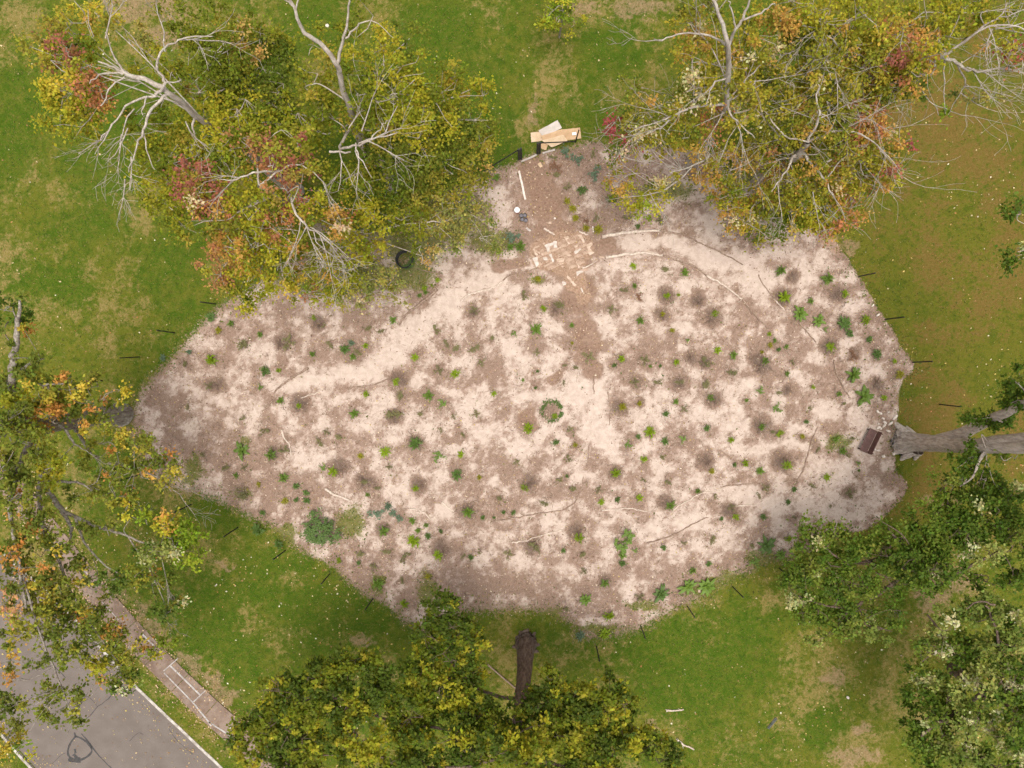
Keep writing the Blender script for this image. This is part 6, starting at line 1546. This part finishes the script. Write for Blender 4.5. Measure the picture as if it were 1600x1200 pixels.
# ------------------------------------------------------------------ litter (nobody could count it)
def litter(name, n, accept, size, asp, cols, seed, label, cat, up=.02, tilt=.35, curl=.0):
    r = np.random.default_rng(seed)
    flat_idx = rng.choice(accept.size, size=n, p=(accept / accept.sum()).ravel())
    x = GX.ravel()[flat_idx] + r.uniform(-.06, .06, n); y = GY.ravel()[flat_idx] + r.uniform(-.06, .06, n)
    z = GZ.ravel()[flat_idx] + up
    a = r.uniform(0, 6.283, n)
    ti = r.normal(0, tilt, n)
    L = r.uniform(.6, 1.5, n) * size; W = L * asp * r.uniform(.6, 1.4, n)
    ax = np.stack([np.cos(a) * np.cos(ti), np.sin(a) * np.cos(ti), np.sin(ti)], -1)
    sdv = np.stack([-np.sin(a), np.cos(a), r.normal(0, tilt, n)], -1)
    c = np.stack([x, y, z], -1)
    L, W = L[:, None] / 2, W[:, None] / 2
    V = np.stack([c - ax * L, c + sdv * W, c + ax * L, c - sdv * W], 1).reshape(-1, 3)
    V[:, 2] = np.maximum(V[:, 2], np.repeat(z - up + .006, 4))
    ca = np.array([k[1] for k in cols]); w = np.array([k[0] for k in cols], float); w /= w.sum()
    t = ca[r.choice(len(ca), n, p=w)] * np.clip(r.normal(1, .2, n), .5, 1.6)[:, None]
    tint = np.concatenate([np.repeat(np.clip(t, .005, .85), 4, 0), np.ones((4 * n, 1))], 1)
    return stuff(np_mesh(name, V, np.arange(4 * n).reshape(-1, 4), litM, cols={"tint": tint}), label, cat)
litM, nb = new_mat("litter")
nb.done(nb.pbr(nb.n("ShaderNodeAttribute", attribute_name="tint").outputs["Color"], .8, None, 0, .2))
inview = ((gpx > -60) & (gpx < 1660) & (gpy > -60) & (gpy < 1260)).astype(float)
cell = np.zeros(GX.shape)
core = inview * (np.abs(GX) < 36) * (np.abs(GY) < 28)
lawn_acc = core * (1 - bed) * (road_sd < -.3) * (.1 + 1.6 * np.clip(fbm(GX, GY, 2.5, 201) - .38, 0, 1)) * (.35 + 1.2 * (1 - smooth(gpx, 520, 700)) * smooth(gpy, 640, 760) + .35 * smooth(gpx, 1100, 1300))
litter("fallen_leaves", 2600, lawn_acc, .11, .6, [(3, (.50, .40, .22)), (2, (.42, .30, .10)), (1, (.60, .54, .40)), (1.5, (.26, .15, .06)), (.6, (.36, .16, .06))], 1, "pale and yellow fallen leaves scattered over the lawn", "fallen leaves")
bed_acc = core * bed * (.15 + np.clip(mulch, 0, 1))
litter("bed_leaf_litter", 15000, bed_acc, .085, .6, [(2, (.42, .30, .19)), (3, (.27, .165, .10)), (1, (.55, .46, .34)), (3, (.17, .10, .065)), (.8, (.36, .26, .07))], 2, "brown leaf litter strewn on the mulch of the bed", "leaf litter")
litter("twigs", 26000, core * bed * (.6 * np.clip(mulch - .15, 0, 1) ** 1.2 + 1.0 * b_ring + 1.3 * halo), .22, .085, [(3, (.17, .115, .085)), (2, (.10, .07, .05)), (2, (.36, .27, .20))], 3, "dry twigs and stalks lying over the mulch of the bed", "twigs", .025, .12)
edge_acc = core * np.exp(-np.abs(bed_sd) / .35) * (road_sd < -.3) + core * bed * b_weed * .8 + .05 * core * bed * np.clip(patch - .5, 0, 1) + core * bed * .06 * halo
litter("weeds", 9000, edge_acc, .13, .42, [(3, (.10, .13, .02)), (2, (.16, .16, .03)), (1, (.07, .11, .02)), (.8, (.24, .20, .05))], 4, "low green weeds along the edge of the bed", "weeds", .05, .6)
grass_acc = core * (1 - bed) * (road_sd < -.25)
litter("grass_blades", 110000, grass_acc * np.clip(1.1 - dry, .12, 1), .10, .22, [(3, (.075, .105, .012)), (2.4, (.045, .075, .008)), (2, (.13, .125, .022)), (1, (.23, .18, .06))], 5, "short mown grass of the lawn around the bed", "grass", .04, .7)

road_acc = core * (road_sd > .3) * (np.exp(-np.abs(road_sd - .3) / .5) + .05)
litter("road_leaf_litter", 700, road_acc, .10, .6, [(3, (.40, .30, .16)), (2, (.26, .16, .08)), (1, (.46, .36, .12))], 6, "fallen leaves gathered along the gutter of the road", "leaf litter", .075, .2)
path_acc = core * np.exp(-np.abs(poly_sdf(GX, GY, swl + swr[::-1])) / .35) * (road_sd < -.3)
litter("path_leaf_litter", 1800, path_acc, .10, .6, [(3, (.34, .22, .13)), (2, (.24, .14, .08)), (2, (.46, .33, .20))], 8, "brown leaf litter along both edges of the sidewalk", "leaf litter", .085, .15)
